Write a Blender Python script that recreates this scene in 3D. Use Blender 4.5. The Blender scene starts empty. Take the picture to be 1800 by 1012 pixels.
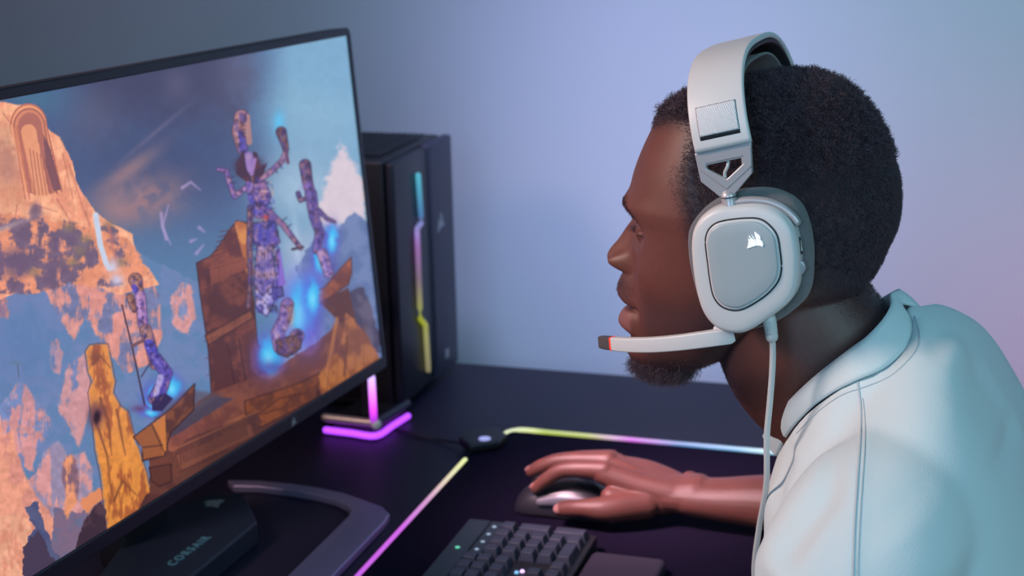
import bpy, bmesh, math, random
import numpy as np
from mathutils import Vector, Matrix

scene = bpy.context.scene
# ------------------------------------------------------------------ camera
F_PX, YAW, PITCH, ROLL = 2750.0, 18.0, 15.2, -1.4
CAM = np.array([0.0, 0.0, 1.45])
_y, _p, _r = math.radians(YAW), math.radians(PITCH), math.radians(ROLL)
FW = np.array([-math.sin(_y)*math.cos(_p), math.cos(_y)*math.cos(_p), -math.sin(_p)])
_rt = np.array([math.cos(_y), math.sin(_y), 0.0]); _up = np.cross(_rt, FW)
RT = _rt*math.cos(_r) + _up*math.sin(_r)
UP = -_rt*math.sin(_r) + _up*math.cos(_r)
cd = bpy.data.cameras.new('camera'); cam = bpy.data.objects.new('camera', cd)
scene.collection.objects.link(cam); scene.camera = cam
cam.matrix_world = Matrix(((RT[0], UP[0], -FW[0], CAM[0]), (RT[1], UP[1], -FW[1], CAM[1]),
                           (RT[2], UP[2], -FW[2], CAM[2]), (0, 0, 0, 1)))
cd.sensor_width = 36; cd.lens = F_PX/1800*36
cd.dof.use_dof = True; cd.dof.focus_distance = 1.145; cd.dof.aperture_fstop = 8.0
cd.clip_start = 0.02

# ------------------------------------------------------------------ exposure, world
vs = scene.view_settings
vs.view_transform = 'Standard'; vs.look = 'None'; vs.exposure = 0; vs.gamma = 1; vs.use_curve_mapping = False
wd = bpy.data.worlds.new('world'); scene.world = wd; wd.use_nodes = True
wd.node_tree.nodes['Background'].inputs[0].default_value = (0.62, 0.40, 0.60, 1)
wd.node_tree.nodes['Background'].inputs[1].default_value = 0.05

# ------------------------------------------------------------------ unseen area lights
def look(o, target):
    o.rotation_euler = (Vector(target)-o.location).to_track_quat('-Z', 'Y').to_euler()
def area(name, loc, target, size, power, col, sy=None, spread=180):
    l = bpy.data.lights.new(name, 'AREA'); l.size = size; l.energy = power; l.color = col
    if sy: l.shape = 'RECTANGLE'; l.size_y = sy
    l.spread = math.radians(spread)
    o = bpy.data.objects.new(name, l); scene.collection.objects.link(o); o.location = loc; look(o, target)
    o['kind'] = 'helper'
    return o
LAMPS = [
    ('cyan_softbox', (1.15, -0.05, 1.95), (0.0, 1.10, 1.05), 0.8, 3.7, (0.48, 0.88, 1.0), 90),
    ('front_fill', (-0.25, -0.75, 1.70), (-0.1, 1.1, 1.12), 0.7, 2.8, (0.36, 0.66, 1.0), 80),
    ('lavender_softbox', (-1.35, 0.45, 1.90), (-0.28, 1.15, 1.10), 0.40, 4.3, (1.0, 0.72, 0.66), 74),
    ('rose_hand_fill', (-0.80, 1.00, 1.75), (-0.37, 1.56, 0.80), 0.2, 0.75, (1.0, 0.62, 0.72), 20),  # unseen light added to brighten the hand on the mouse
    ('wall_wash_blue', (0.45, 1.30, 2.55), (0.15, 2.27, 1.40), 0.4, 3.3, (0.02, 0.62, 1.0), 110),
    ('wall_wash_violet', (-0.60, 1.25, 2.30), (-0.50, 2.27, 0.80), 0.3, 1.30, (0.52, 0.50, 1.0), 42),
    ('wall_wash_rose', (1.60, 1.60, 0.90), (0.70, 2.27, 0.80), 0.2, 1.3, (1.0, 0.06, 0.60), 40),
    ('wall_wash_plum', (-1.75, 1.10, 2.20), (-1.25, 2.27, 1.60), 0.3, 0.16, (1.0, 0.20, 0.70), 60)]
for n_, p_, t_, s_, w_, c_, a_ in LAMPS: area(n_, p_, t_, s_, w_, c_, spread=a_)

# ------------------------------------------------------------------ helpers
def ray(x, y): return FW + RT*((x-900)/F_PX) - UP*((y-506)/F_PX)
def at_z(x, y, z): d = ray(x, y); return CAM + d*((z-CAM[2])/d[2])
def at_d(x, y, D): return CAM + ray(x, y)*D
def at_plane(x, y, P, n): d = ray(x, y); return CAM + d*(np.dot(np.asarray(P)-CAM, n)/np.dot(d, n))
def nrm(v): v = np.asarray(v, float); return v/np.linalg.norm(v)

def link(name, me, mat=None, parent=None, smooth=True):
    o = bpy.data.objects.new(name, me); scene.collection.objects.link(o)
    if mat is not None:
        me.materials.clear(); me.materials.append(mat)
    if smooth and hasattr(me, 'polygons') and len(me.polygons):
        me.polygons.foreach_set('use_smooth', [True]*len(me.polygons))
    if parent is not None:
        o.parent = parent
        bpy_parent_fix(o, parent)
    return o
def bpy_parent_fix(o, parent):
    o.matrix_parent_inverse = world_of(parent).inverted()
def world_of(o):
    m = Matrix.LocRotScale(o.location, o.rotation_euler, o.scale)
    if o.parent: return world_of(o.parent) @ o.matrix_parent_inverse @ m
    return m
def thing(name, label, cat, loc=(0, 0, 0), group=None):
    o = bpy.data.objects.new(name, None); scene.collection.objects.link(o); o.location = loc
    o.empty_display_size = 0.02
    o['label'] = label; o['category'] = cat
    if group: o['group'] = group
    return o
def mesh(name, V, Fc, mat=None, parent=None, smooth=True):
    me = bpy.data.meshes.new(name)
    me.from_pydata([tuple(map(float, v)) for v in V], [], [tuple(map(int, f)) for f in Fc]); me.update()
    bm = bmesh.new(); bm.from_mesh(me); bmesh.ops.recalc_face_normals(bm, faces=bm.faces); bm.to_mesh(me); bm.free()
    return link(name, me, mat, parent, smooth)
def auto_smooth(o, ang=35):
    me = o.data
    bm = bmesh.new(); bm.from_mesh(me)
    for e in bm.edges:
        if len(e.link_faces) == 2: e.smooth = e.calc_face_angle(0) < math.radians(ang)
    bm.to_mesh(me); bm.free()
    return o
def bevel(o, w, seg=3, ang=30):
    m = o.modifiers.new('bevel', 'BEVEL'); m.width = w; m.segments = seg; m.limit_method = 'ANGLE'; m.angle_limit = math.radians(ang)
    m.harden_normals = False
    return o
def box(name, c, size, mat, parent=None, bev=0.0, axes=None):
    c = np.asarray(c, float); ax = np.eye(3) if axes is None else np.asarray(axes)
    V = [c + ax[0]*sx*size[0]/2 + ax[1]*sy*size[1]/2 + ax[2]*sz*size[2]/2 for sz in (-1, 1) for sy in (-1, 1) for sx in (-1, 1)]
    Fc = [(0, 1, 3, 2), (4, 6, 7, 5), (0, 4, 5, 1), (2, 3, 7, 6), (0, 2, 6, 4), (1, 5, 7, 3)]
    o = mesh(name, V, Fc, mat, parent, smooth=bev > 0)
    if bev: bevel(o, bev); 
    return o
def prism(name, P, ext, mat, parent=None, bev=0.0, seg=3, smooth=True):
    """outline P (3d points) extruded along vector ext"""
    P = [np.asarray(p, float) for p in P]; n = len(P); ext = np.asarray(ext, float)
    V = P + [p+ext for p in P]
    Fc = [tuple(range(n)), tuple(range(2*n-1, n-1, -1))] + [(i, (i+1) % n, n+(i+1) % n, n+i) for i in range(n)]
    o = mesh(name, V, Fc, mat, parent, smooth)
    auto_smooth(o, 40)
    if bev: bevel(o, bev, seg, 40)
    return o
def ring_prism(name, Po, Pi, ext, mat, parent=None, bev=0.0):
    n = len(Po); ext = np.asarray(ext, float)
    V = list(Po)+list(Pi)+[p+ext for p in Po]+[p+ext for p in Pi]
    Fc = []
    for i in range(n):
        j = (i+1) % n
        Fc += [(i, j, n+j, n+i), (2*n+i, 3*n+i, 3*n+j, 2*n+j), (i, 2*n+i, 2*n+j, j), (n+i, n+j, 3*n+j, 3*n+i)]
    o = mesh(name, V, Fc, mat, parent); auto_smooth(o, 40)
    if bev: bevel(o, bev, 2, 40)
    return o
def catmull(P, n, closed=False):
    P = np.asarray(P, float); m = len(P); out = []
    segs = m if closed else m-1
    for i in range(segs):
        if closed: p0, p1, p2, p3 = P[(i-1) % m], P[i], P[(i+1) % m], P[(i+2) % m]
        else: p0, p1, p2, p3 = P[max(i-1, 0)], P[i], P[i+1], P[min(i+2, m-1)]
        for k in range(n):
            t = k/n
            out.append(0.5*((2*p1)+(-p0+p2)*t+(2*p0-5*p1+4*p2-p3)*t*t+(-p0+3*p1-3*p2+p3)*t**3))
    if not closed: out.append(P[-1])
    return np.array(out)
def loft_data(rings):
    """closed surface through rings (each kx3), fan caps"""
    k = len(rings[0]); V = [p for r in rings for p in r]; Fc = []
    for a in range(len(rings)-1):
        for i in range(k):
            j = (i+1) % k
            Fc.append((a*k+i, a*k+j, (a+1)*k+j, (a+1)*k+i))
    V.append(np.mean(rings[0], 0)); V.append(np.mean(rings[-1], 0)); c0, c1 = len(V)-2, len(V)-1
    b = (len(rings)-1)*k
    for i in range(k):
        j = (i+1) % k
        Fc.append((c0, j, i)); Fc.append((c1, b+i, b+j))
    return V, Fc
def tube_data(P, R, k=24, side=(0, 0, 1), sub=8, cap=True):
    """smooth tube through P with radii R (scalar or (a,b)); rounded ends; b is along `side`"""
    R = np.array([(r, r) if np.isscalar(r) else r for r in R], float)
    PR = catmull(np.hstack([np.asarray(P, float), R]), sub)
    C, R = PR[:, :3], PR[:, 3:]
    T = np.gradient(C, axis=0); T /= np.linalg.norm(T, axis=1)[:, None]
    side = np.asarray(side, float); rings = []
    def ring(c, t, ra, rb):
        s = side - t*np.dot(side, t)
        if np.linalg.norm(s) < 1e-3: s = np.cross(t, (1, 0, 0))
        s = nrm(s); q = np.cross(t, s)
        return [c+q*ra*math.cos(2*math.pi*i/k)+s*rb*math.sin(2*math.pi*i/k) for i in range(k)]
    if cap:
        for a in (80, 60, 40, 20):
            a = math.radians(a); rings.append(ring(C[0]-T[0]*min(R[0])*math.sin(a), T[0], R[0][0]*math.cos(a), R[0][1]*math.cos(a)))
    for c, t, r in zip(C, T, R): rings.append(ring(c, t, r[0], r[1]))
    if cap:
        for a in (20, 40, 60, 80):
            a = math.radians(a); rings.append(ring(C[-1]+T[-1]*min(R[-1])*math.sin(a), T[-1], R[-1][0]*math.cos(a), R[-1][1]*math.cos(a)))
    return loft_data(rings)
def tube(name, P, R, mat, parent=None, k=16, side=(0, 0, 1), sub=8, cap=True):
    V, Fc = tube_data(P, R, k, side, sub, cap); return mesh(name, V, Fc, mat, parent)
def ellipsoid_data(c, A, n=24, m=16):
    """A: 3x3 rows = semi axes vectors"""
    A = np.asarray(A, float); rings = []
    for i in range(1, m):
        th = math.pi*i/m
        rings.append([np.asarray(c)+A[0]*math.sin(th)*math.cos(2*math.pi*j/n)+A[1]*math.sin(th)*math.sin(2*math.pi*j/n)+A[2]*math.cos(th) for j in range(n)])
    return loft_data(rings)
def union(name, parts, voxel, smooth=2):
    V, Fc = [], []
    for v, f in parts:
        b = len(V); V += list(v); Fc += [tuple(i+b for i in q) for q in f]
    me = bpy.data.meshes.new(name); me.from_pydata([tuple(map(float, p)) for p in V], [], Fc)
    o = bpy.data.objects.new(name, me); scene.collection.objects.link(o)
    bm = bmesh.new(); bm.from_mesh(me); bmesh.ops.recalc_face_normals(bm, faces=bm.faces); bm.to_mesh(me); bm.free()
    m = o.modifiers.new('r', 'REMESH'); m.mode = 'VOXEL'; m.voxel_size = voxel; m.adaptivity = 0
    if smooth:
        s = o.modifiers.new('s', 'SMOOTH'); s.factor = 0.5; s.iterations = smooth
    dg = bpy.context.evaluated_depsgraph_get(); new = bpy.data.meshes.new_from_object(o.evaluated_get(dg))
    bpy.data.objects.remove(o); bpy.data.meshes.remove(me); new.name = name
    return new
def verts_of(me):
    a = np.empty(len(me.vertices)*3); me.vertices.foreach_get('co', a); return a.reshape(-1, 3)
def normals_of(me):
    a = np.empty(len(me.vertices)*3); me.vertex_normals.foreach_get('vector', a); return a.reshape(-1, 3)
def set_verts(me, A):
    me.vertices.foreach_set('co', A.astype(np.float32).ravel()); me.update()
def set_color(me, C, name='Col'):
    at = me.color_attributes.new(name, 'FLOAT_COLOR', 'POINT')
    a = np.ones((len(me.vertices), 4), np.float32); a[:, :3] = C
    at.data.foreach_set('color', a.ravel())
def sm(a, b, x):
    t = np.clip((np.asarray(x, float)-a)/(b-a), 0, 1); return t*t*(3-2*t)
def gau(x, s): return np.exp(-(np.asarray(x)/s)**2)
_rng = np.random.default_rng(5); _perm = _rng.random((64, 64, 64))
def vnoise3(P):
    P = np.asarray(P, float); i = np.floor(P).astype(int); f = P-i; f = f*f*(3-2*f); r = 0
    for dx in (0, 1):
        for dy in (0, 1):
            for dz in (0, 1):
                w = (f[..., 0] if dx else 1-f[..., 0])*(f[..., 1] if dy else 1-f[..., 1])*(f[..., 2] if dz else 1-f[..., 2])
                r = r + w*_perm[(i[..., 0]+dx) % 64, (i[..., 1]+dy) % 64, (i[..., 2]+dz) % 64]
    return r
def fbm(P, o=4):
    s, a, t = 0, .5, 0
    for k in range(o): s = s+a*vnoise3(np.asarray(P)*(2**k)+17.3*k); t += a; a *= .55
    return s/t
def srgb(r, g, b):
    f = lambda c: (c/255/12.92) if c/255 <= 0.04045 else ((c/255+0.055)/1.055)**2.4
    return (f(r), f(g), f(b))
def inpoly(X, Y, poly):
    ins = np.zeros(np.shape(X), bool); n = len(poly)
    for i in range(n):
        x1, y1 = poly[i]; x2, y2 = poly[(i+1) % n]
        c = ((y1 > Y) != (y2 > Y))
        if y2 != y1: ins ^= c & (X < (x2-x1)*(Y-y1)/(y2-y1)+x1)
    return ins
def dist_seg(X, Y, a, b):
    dx, dy = b[0]-a[0], b[1]-a[1]; L = dx*dx+dy*dy+1e-12
    t = np.clip(((X-a[0])*dx+(Y-a[1])*dy)/L, 0, 1)
    return np.hypot(X-a[0]-t*dx, Y-a[1]-t*dy), t

# ------------------------------------------------------------------ materials
def mat(name, col, rough=.5, metal=0., spec=.5, emis=None, estr=0., bump=None, coat=0., sheen=0.):
    m = bpy.data.materials.new(name); m.use_nodes = True; nt = m.node_tree; b = nt.nodes['Principled BSDF']
    b.inputs['Base Color'].default_value = (*col, 1); b.inputs['Roughness'].default_value = rough
    b.inputs['Metallic'].default_value = metal; b.inputs['Specular IOR Level'].default_value = spec
    b.inputs['Coat Weight'].default_value = coat; b.inputs['Sheen Weight'].default_value = sheen
    if emis: b.inputs['Emission Color'].default_value = (*emis, 1); b.inputs['Emission Strength'].default_value = estr
    tc = nt.nodes.new('ShaderNodeTexCoord')
    nz = nt.nodes.new('ShaderNodeTexNoise'); nt.links.new(tc.outputs['Object'], nz.inputs['Vector'])
    sc, st = bump if bump else (900, .03)
    nz.inputs['Scale'].default_value = sc; nz.inputs['Detail'].default_value = 3
    bp = nt.nodes.new('ShaderNodeBump'); bp.inputs['Strength'].default_value = st; bp.inputs['Distance'].default_value = .001
    nt.links.new(nz.outputs['Fac'], bp.inputs['Height']); nt.links.new(bp.outputs['Normal'], b.inputs['Normal'])
    return m
def colattr(m, name='Col', sock='Base Color'):
    nt = m.node_tree; a = nt.nodes.new('ShaderNodeVertexColor'); a.layer_name = name
    nt.links.new(a.outputs['Color'], nt.nodes['Principled BSDF'].inputs[sock]); return m
def ramp_emission(name, stops, axis, lo, hi, strength, base=(.5, .5, .5)):
    """glow whose colour runs along a world axis (an RGB strip with many diodes)"""
    m = bpy.data.materials.new(name); m.use_nodes = True; nt = m.node_tree; b = nt.nodes['Principled BSDF']
    b.inputs['Base Color'].default_value = (*base, 1); b.inputs['Roughness'].default_value = .4
    g = nt.nodes.new('ShaderNodeNewGeometry'); s = nt.nodes.new('ShaderNodeSeparateXYZ'); nt.links.new(g.outputs['Position'], s.inputs[0])
    mr = nt.nodes.new('ShaderNodeMapRange'); mr.inputs[1].default_value = lo; mr.inputs[2].default_value = hi
    nt.links.new(s.outputs[axis], mr.inputs[0]); cr = nt.nodes.new('ShaderNodeValToRGB'); nt.links.new(mr.outputs[0], cr.inputs[0])
    while len(cr.color_ramp.elements) < len(stops): cr.color_ramp.elements.new(.5)
    for e, (p, c) in zip(cr.color_ramp.elements, stops): e.position = p; e.color = (*srgb(*c), 1)
    nt.links.new(cr.outputs[0], b.inputs['Emission Color']); b.inputs['Emission Strength'].default_value = strength
    return m
M = {}
M['wall'] = mat('wall_paint', (.72, .74, .78), .85, bump=(60, .05))
M['floor'] = mat('floor_carpet', (.10, .10, .12), .95, bump=(400, .3))
M['desk'] = mat('desk_laminate', (.013, .010, .026), .5, spec=.26, bump=(700, .12))
M['pad'] = mat('pad_cloth', (.008, .006, .017), .9, spec=.04, bump=(1500, .3))
M['black'] = mat('black_plastic', (.010, .010, .014), .45)
M['blackgloss'] = mat('black_glass', (.004, .004, .008), .12)
M['case'] = mat('case_steel', (.038, .038, .066), .5, bump=(500, .1))
M['bezel'] = mat('bezel_plastic', (.008, .010, .020), .4)
M['gun'] = mat('gunmetal', (.34, .28, .44), .42, .7)
M['key'] = mat('keycap_plastic', (.036, .042, .066), .5)
M['kb'] = mat('keyboard_shell', (.020, .030, .042), .45)
M['rest'] = mat('wrist_rest_rubber', (.030, .022, .042), .8)
M['white'] = mat('headset_white_plastic', (.55, .57, .56), .42, bump=(1500, .04))
M['silver'] = mat('headset_satin_metal', (.42, .42, .43), .36, .35)
M['plate'] = mat('headset_grey_plate', (.34, .40, .41), .38, bump=(1800, .04))
M['groove'] = mat('groove_black', (.01, .012, .015), .6)
M['cushion'] = mat('ear_cushion_fabric', (.12, .125, .13), .9, bump=(1300, .9), sheen=.3)
M['cable'] = mat('cable_grey', (.46, .50, .49), .5)
M['red'] = mat('red_ring', (.85, .04, .02), .4, emis=(1, .05, .02), estr=.5)
M['mictip'] = mat('microphone_mesh', (.10, .085, .085), .5, .3, bump=(2500, .8))
M['logo'] = mat('logo_white', (.9, .92, .92), .35, emis=(.9, 1, .98), estr=.35)
M['hair'] = mat('hair_cap_black', (.020, .015, .019), .75, spec=.3, bump=(700, .8))
M['strand'] = mat('hair_strands', (.060, .036, .048), .32)
M['teeth'] = mat('tooth_enamel', (.5, .45, .4), .4)
M['eye'] = mat('eye_white', (.16, .13, .13), .12)
M['iris'] = mat('iris_dark', (.012, .007, .006), .1)
M['nail'] = mat('fingernail', (.34, .17, .15), .3)

# ------------------------------------------------------------------ room
def structure(o): o['kind'] = 'structure'; return o
WALL_Y = 2.27
structure(box('wall_back', (0, WALL_Y+.05, 1.35), (7, .1, 2.9), M['wall']))
structure(box('floor', (0, .6, -.05), (7, 5, .1), M['floor']))
DZ = .75
dk = thing('gaming_desk', 'black desk top carrying the monitor, tower, pad and keyboard', 'desk', (-.75, 1.4, 0))
# desk top: right edge stops short of the seated person
box('desk_top', (-.88, 1.20, DZ-.0175), (1.38, 1.68, .035), M['desk'], dk, .003)
box('side_panel', (-.88, 1.99, .3575), (1.3, .03, .715), M['desk'], dk, .002)
box('side_panel', (-.88, .40, .3575), (1.3, .03, .715), M['desk'], dk, .002)
box('back_panel', (-1.50, 1.195, .50), (.02, 1.55, .43), M['desk'], dk, .002)

# ------------------------------------------------------------------ monitor
BR = np.array([-.7070, 1.6722, .8630]); MWD = nrm([-.0567, -.9981, .0234]); MUP = nrm([-.0778, .0278, .9966])
MN = nrm(np.cross(MUP, MWD)); MN = MN if MN[0] > 0 else -MN
MUP = nrm(np.cross(MWD, MN)); MUP = MUP if MUP[2] > 0 else -MUP
MW_, MH_ = .722, .409
def mp(s, t, d=0): return BR + MWD*s + MUP*t + MN*d
mo = thing('computer_monitor', 'large black-framed monitor showing a desert canyon game scene', 'monitor', tuple(mp(.36, 0)-np.array([0, 0, .1129])))
def rrect(s0, s1, t0, t1, r, n=6):
    out = []
    for cs, ct, a0 in ((s1-r, t1-r, 0), (s0+r, t1-r, 90), (s0+r, t0+r, 180), (s1-r, t0+r, 270)):
        for k in range(n+1):
            a = math.radians(a0+90*k/n); out.append((cs+r*math.cos(a), ct+r*math.sin(a)))
    return out
prism('housing', [mp(s, t, -.022) for s, t in rrect(0, MW_, 0, MH_, .008)], MN*.020, M['black'], mo, .002)
ring_prism('bezel', [mp(s, t, -.002) for s, t in rrect(0, MW_, 0, MH_, .008)],
           [mp(s, t, -.002) for s, t in rrect(.0075, MW_-.0075, .015, MH_-.009, .0015)], MN*.0045, M['bezel'], mo, .0012)
box('rear_bulge', mp(.36, .2, -.045), (.3, .2, .05), M['black'], mo, .01, (MWD, MUP, MN))

# the game picture: flat picture computed on the screen, drawn in the coordinates it was traced in
NS, NT = 900, 500
ss = np.linspace(.0075, MW_-.0075, NS); tt = np.linspace(.015, MH_-.009, NT)
SS, TT = np.meshgrid(ss, tt)
G = BR[None, None]+SS[..., None]*MWD+TT[..., None]*MUP
rel = G-CAM; dep = rel@FW
X = 900+F_PX*(rel@RT)/dep; Y = 506-F_PX*(rel@UP)/dep
IMG = np.zeros(X.shape+(3,))
def col(c): return np.array(c, float)/255
def N2(sx, sy, seed=0, o=4): return fbm(np.stack([X/sx+seed*7.7, Y/sy+seed*3.1, np.full_like(X, seed*1.37+.5)], -1), o)
_nA, _nB, _nC = N2(22, 22, 1), N2(9, 9, 2), N2(12, 45, 3)
def blend(c, a):
    global IMG
    IMG += (np.asarray(c)-IMG)*np.clip(a, 0, 1)[..., None]
def poly(pts, c, c2=None, noise=None, rough=0, alpha=1., grad=None, edge=None, ew=1.2, soft=0):
    XX, YY = (X+(_nB-.5)*rough*2, Y+(_nA-.5)*rough*2) if rough else (X, Y)
    m = inpoly(XX, YY, pts).astype(float)
    if soft:
        d = np.full(X.shape, 1e9)
        for i in range(len(pts)): d = np.minimum(d, dist_seg(XX, YY, pts[i], pts[(i+1) % len(pts)])[0])
        m = m*np.clip(d/soft, 0, 1)
    c = col(c)
    C = np.broadcast_to(c, IMG.shape)
    if c2 is not None:
        nz = _nA if noise is None else noise
        C = c+(col(c2)-c)*sm(.38, .62, nz)[..., None]
    blend(C, m*alpha)
    if edge is not None:
        for i in range(len(pts)):
            d, _ = dist_seg(XX, YY, pts[i], pts[(i+1) % len(pts)]); blend(col(edge), np.clip(ew+.6-d, 0, 1)*.8)
def line(pts, w, c, a=1., w2=None, soft=1.):
    D = np.full(X.shape, 1e9)
    for i in range(len(pts)-1):
        d, t = dist_seg(X, Y, pts[i], pts[i+1])
        u = (i+t)/(len(pts)-1); ww = w if w2 is None else w+(w2-w)*u
        D = np.minimum(D, d-ww)
    blend(col(c), np.clip(-D/soft+.5, 0, 1)*a)
def glow(cx, cy, rx, ry, c, a=1., rot=0, p=1.):
    r = math.radians(rot); dx, dy = X-cx, Y-cy
    u, v = (dx*math.cos(r)+dy*math.sin(r))/rx, (-dx*math.sin(r)+dy*math.cos(r))/ry
    blend(col(c), np.exp(-(u*u+v*v)**p)*a)
# sky
IMG[:] = col((84, 122, 162))
blend(col((122, 166, 198)), sm(430, 520, X)*sm(720, 200, Y))
blend(col((72, 92, 134)), sm(520, 380, X)*sm(500, 300, Y))
blend(col((66, 64, 96)), sm(490, 420, X+_nA*50)*sm(95, 190, X)*sm(330, 180, Y+_nA*60))
glow(60, 175, 60, 30, (72, 112, 142), .8); glow(165, 215, 50, 60, (98, 100, 128), .6)
glow(300, 290, 170, 70, (58, 68, 108), .7)
glow(420, 120, 45, 60, (98, 96, 124), .6); glow(310, 150, 25, 30, (110, 108, 135), .35)
blend(col((158, 120, 125)), np.exp(-(((X-255)/70)**2+((Y-350-(255-X)*.15)/42)**2))*(.45+.5*sm(.3, .62, _nA)))
glow(225, 300, 62, 14, (150, 118, 125), .85, -36); glow(205, 365, 40, 30, (165, 125, 125), .7); glow(270, 235, 70, 4, (118, 108, 138), .5, -40)
glow(560, 200, 90, 60, (136, 176, 202), .8); glow(525, 330, 70, 60, (158, 186, 210), .9); glow(600, 130, 60, 60, (120, 165, 198), .6)
# far blue mountains and white cloud peak
poly([(560, 345), (575, 300), (588, 270), (598, 236), (612, 262), (625, 285), (645, 320), (645, 400), (560, 400)], (214, 198, 208), rough=10, soft=9)
blend(col((170, 185, 208)), sm(380, 440, Y)*sm(470, 520, X)*.8)
poly([(520, 470), (560, 400), (590, 410), (620, 372), (650, 390), (680, 640), (560, 620)], (92, 112, 158), (110, 128, 172), rough=8)
poly([(590, 520), (640, 500), (660, 560), (670, 620), (600, 600)], (70, 62, 88), (96, 86, 108), rough=8)
# left haze with floating rock walls
poly([(-160, 180), (0, 300), (120, 330), (240, 440), (350, 500), (390, 700), (300, 900), (-160, 1100)], (92, 128, 172), (108, 130, 176), alpha=.9, rough=6)
K = _nC*.6+_nA*.4
def rockwall(pts, c, sh, th=.47, rough=5, a=1., k=None, soft=4):
    XX, YY = X+(_nB-.5)*rough*2, Y+(_nA-.5)*rough*2
    m = inpoly(XX, YY, pts).astype(float); k = K if k is None else k
    if soft:
        d = np.full(X.shape, 1e9)
        for i in range(len(pts)): d = np.minimum(d, dist_seg(XX, YY, pts[i], pts[(i+1) % len(pts)])[0])
        m = m*np.clip(d/soft, 0, 1)
    s = sm(th-.06, th+.06, k)
    C = col(c)+(col(sh)-col(c))*s[..., None]
    C = C*(1+(_nB-.5)[..., None]*.22); blend(C, m*a)
rockwall([(90, 400), (150, 370), (190, 400), (230, 430), (262, 480), (282, 520), (285, 600), (262, 640), (220, 660), (190, 620), (150, 560), (130, 600), (100, 560), (60, 470)], (222, 148, 136), (112, 120, 160), .50)
rockwall([(298, 520), (318, 495), (338, 500), (345, 560), (330, 590), (302, 575)], (214, 150, 148), (120, 134, 176), .55)
rockwall([(118, 640), (150, 620), (165, 700), (140, 790), (100, 720), (110, 670)], (216, 150, 148), (108, 128, 176), .6, a=.9)
rockwall([(85, 600), (100, 590), (112, 620), (108, 660), (88, 650)], (206, 146, 150), (96, 124, 174), .55)
rockwall([(15, 690), (30, 668), (48, 675), (62, 700), (80, 720), (95, 740), (65, 800), (58, 830), (0, 800), (-20, 740)], (210, 146, 146), (112, 134, 182), .52)
rockwall([(60, 830), (80, 790), (104, 770), (120, 800), (150, 790), (165, 830), (160, 1000), (60, 1000), (30, 860)], (214, 150, 150), (150, 138, 168), .5)
rockwall([(-160, 470), (-20, 460), (8, 500), (18, 560), (0, 560), (-160, 560)], (226, 142, 118), (150, 112, 130), .5)
glow(40, 610, 60, 60, (84, 124, 172), .8)
line([(30, 640), (33, 662)], 1.2, (80, 90, 110), .7); glow(28, 638, 12, 3, (90, 120, 140), .8)
# the orange cliff with the arch
cliff = [(-170, 150), (0, 178), (30, 182), (52, 184), (76, 210), (90, 232), (104, 240), (116, 262), (128, 284), (136, 322), (150, 345), (168, 372), (185, 385), (198, 395), (213, 400), (232, 410), (242, 455), (262, 470), (280, 500), (210, 520), (160, 500), (120, 470), (60, 500), (20, 520), (-170, 600)]
rockwall(cliff, (250, 178, 138), (234, 152, 120), .5, 3, soft=1.5)
for x0, y0, x1, y1 in ((110, 270, 128, 350), (122, 290, 150, 380), (60, 360, 100, 372), (100, 350, 130, 400), (150, 372, 165, 420), (30, 360, 20, 420), (205, 405, 215, 450), (222, 420, 232, 470), (180, 400, 186, 430), (6, 200, 22, 222)): line([(x0, y0), (x1, y1)], 1.6, (172, 98, 84), .55, .6, 1.5)
rockwall([(-170, 420), (10, 370), (70, 380), (110, 385), (160, 395), (200, 400), (240, 430), (262, 480), (200, 510), (130, 500), (60, 520), (-10, 520), (-170, 560)], (232, 148, 112), (112, 92, 116), .49, 10, k=_nA*.7+_nC*.3)
glow(12, 290, 22, 60, (168, 122, 112), .7, -8); glow(-60, 330, 60, 80, (190, 130, 112), .7); glow(20, 340, 24, 20, (226, 150, 112), .6)
for cx, cy, rx, ry, ro in ((62, 372, 12, 16, 10), (28, 462, 30, 28, 0), (95, 430, 12, 14, 0), (125, 425, 9, 14, 0), (108, 465, 10, 16, 0), (88, 480, 12, 20, 0), (40, 410, 9, 12, 20)):
    glow(cx, cy, rx, ry, (104, 86, 112), .85, ro, 2)
for cx, cy in ((120, 400), (150, 420), (140, 440), (190, 395), (128, 460), (60, 478), (212, 462)):
    glow(cx, cy, 11, 8, (134, 118, 92), .7)
def archp(cx, top, w, bx0, bx1, by): 
    return [(cx-w*math.cos(a)*1.0, top+w*1.15-w*1.15*math.sin(a)) for a in np.linspace(0, math.pi, 14)]+[(bx1, by), (bx0, by)]
poly(archp(50, 182, 32, 44, 106, 338), (238, 158, 118)); line(archp(50, 183, 31, 44, 108, 336)[:15], 1.5, (176, 98, 84), .8)
poly(archp(51, 190, 27, 48, 100, 340), (212, 132, 102)); line(archp(51, 191, 27, 48, 100, 340)[:15], 1.3, (150, 84, 82), .8)
poly(archp(52, 198, 21, 52, 94, 340), (176, 106, 94)); poly(archp(50, 218, 14, 58, 86, 344), (232, 154, 116))
poly([(76, 236), (88, 260), (108, 334), (94, 336), (80, 290)], (128, 82, 88))
for k in range(5): line([(52+k*6, 262+k*3), (62+k*6.5, 342)], .9, (160, 92, 82), .75)
for p0, p1 in (((24, 224), (44, 350)), ((30, 222), (52, 350)), ((34, 226), (60, 342))): line([p0, p1], 1.4, (186, 108, 88), .7)
glow(120, 290, 3, 40, (205, 125, 98), .6, -16); glow(-5, 405, 70, 5, (190, 170, 172), .6, -20)
line([(168, 378), (176, 430), (186, 462), (192, 472)], 5, (198, 208, 228), 1, 4.5, 2); glow(197, 470, 9, 6, (215, 205, 220), .9)
line([(190, 395), (205, 468)], 3, (196, 118, 102), .6); glow(205, 492, 12, 11, (206, 202, 232), .9); glow(198, 465, 10, 12, (200, 200, 228), .7)
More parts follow.
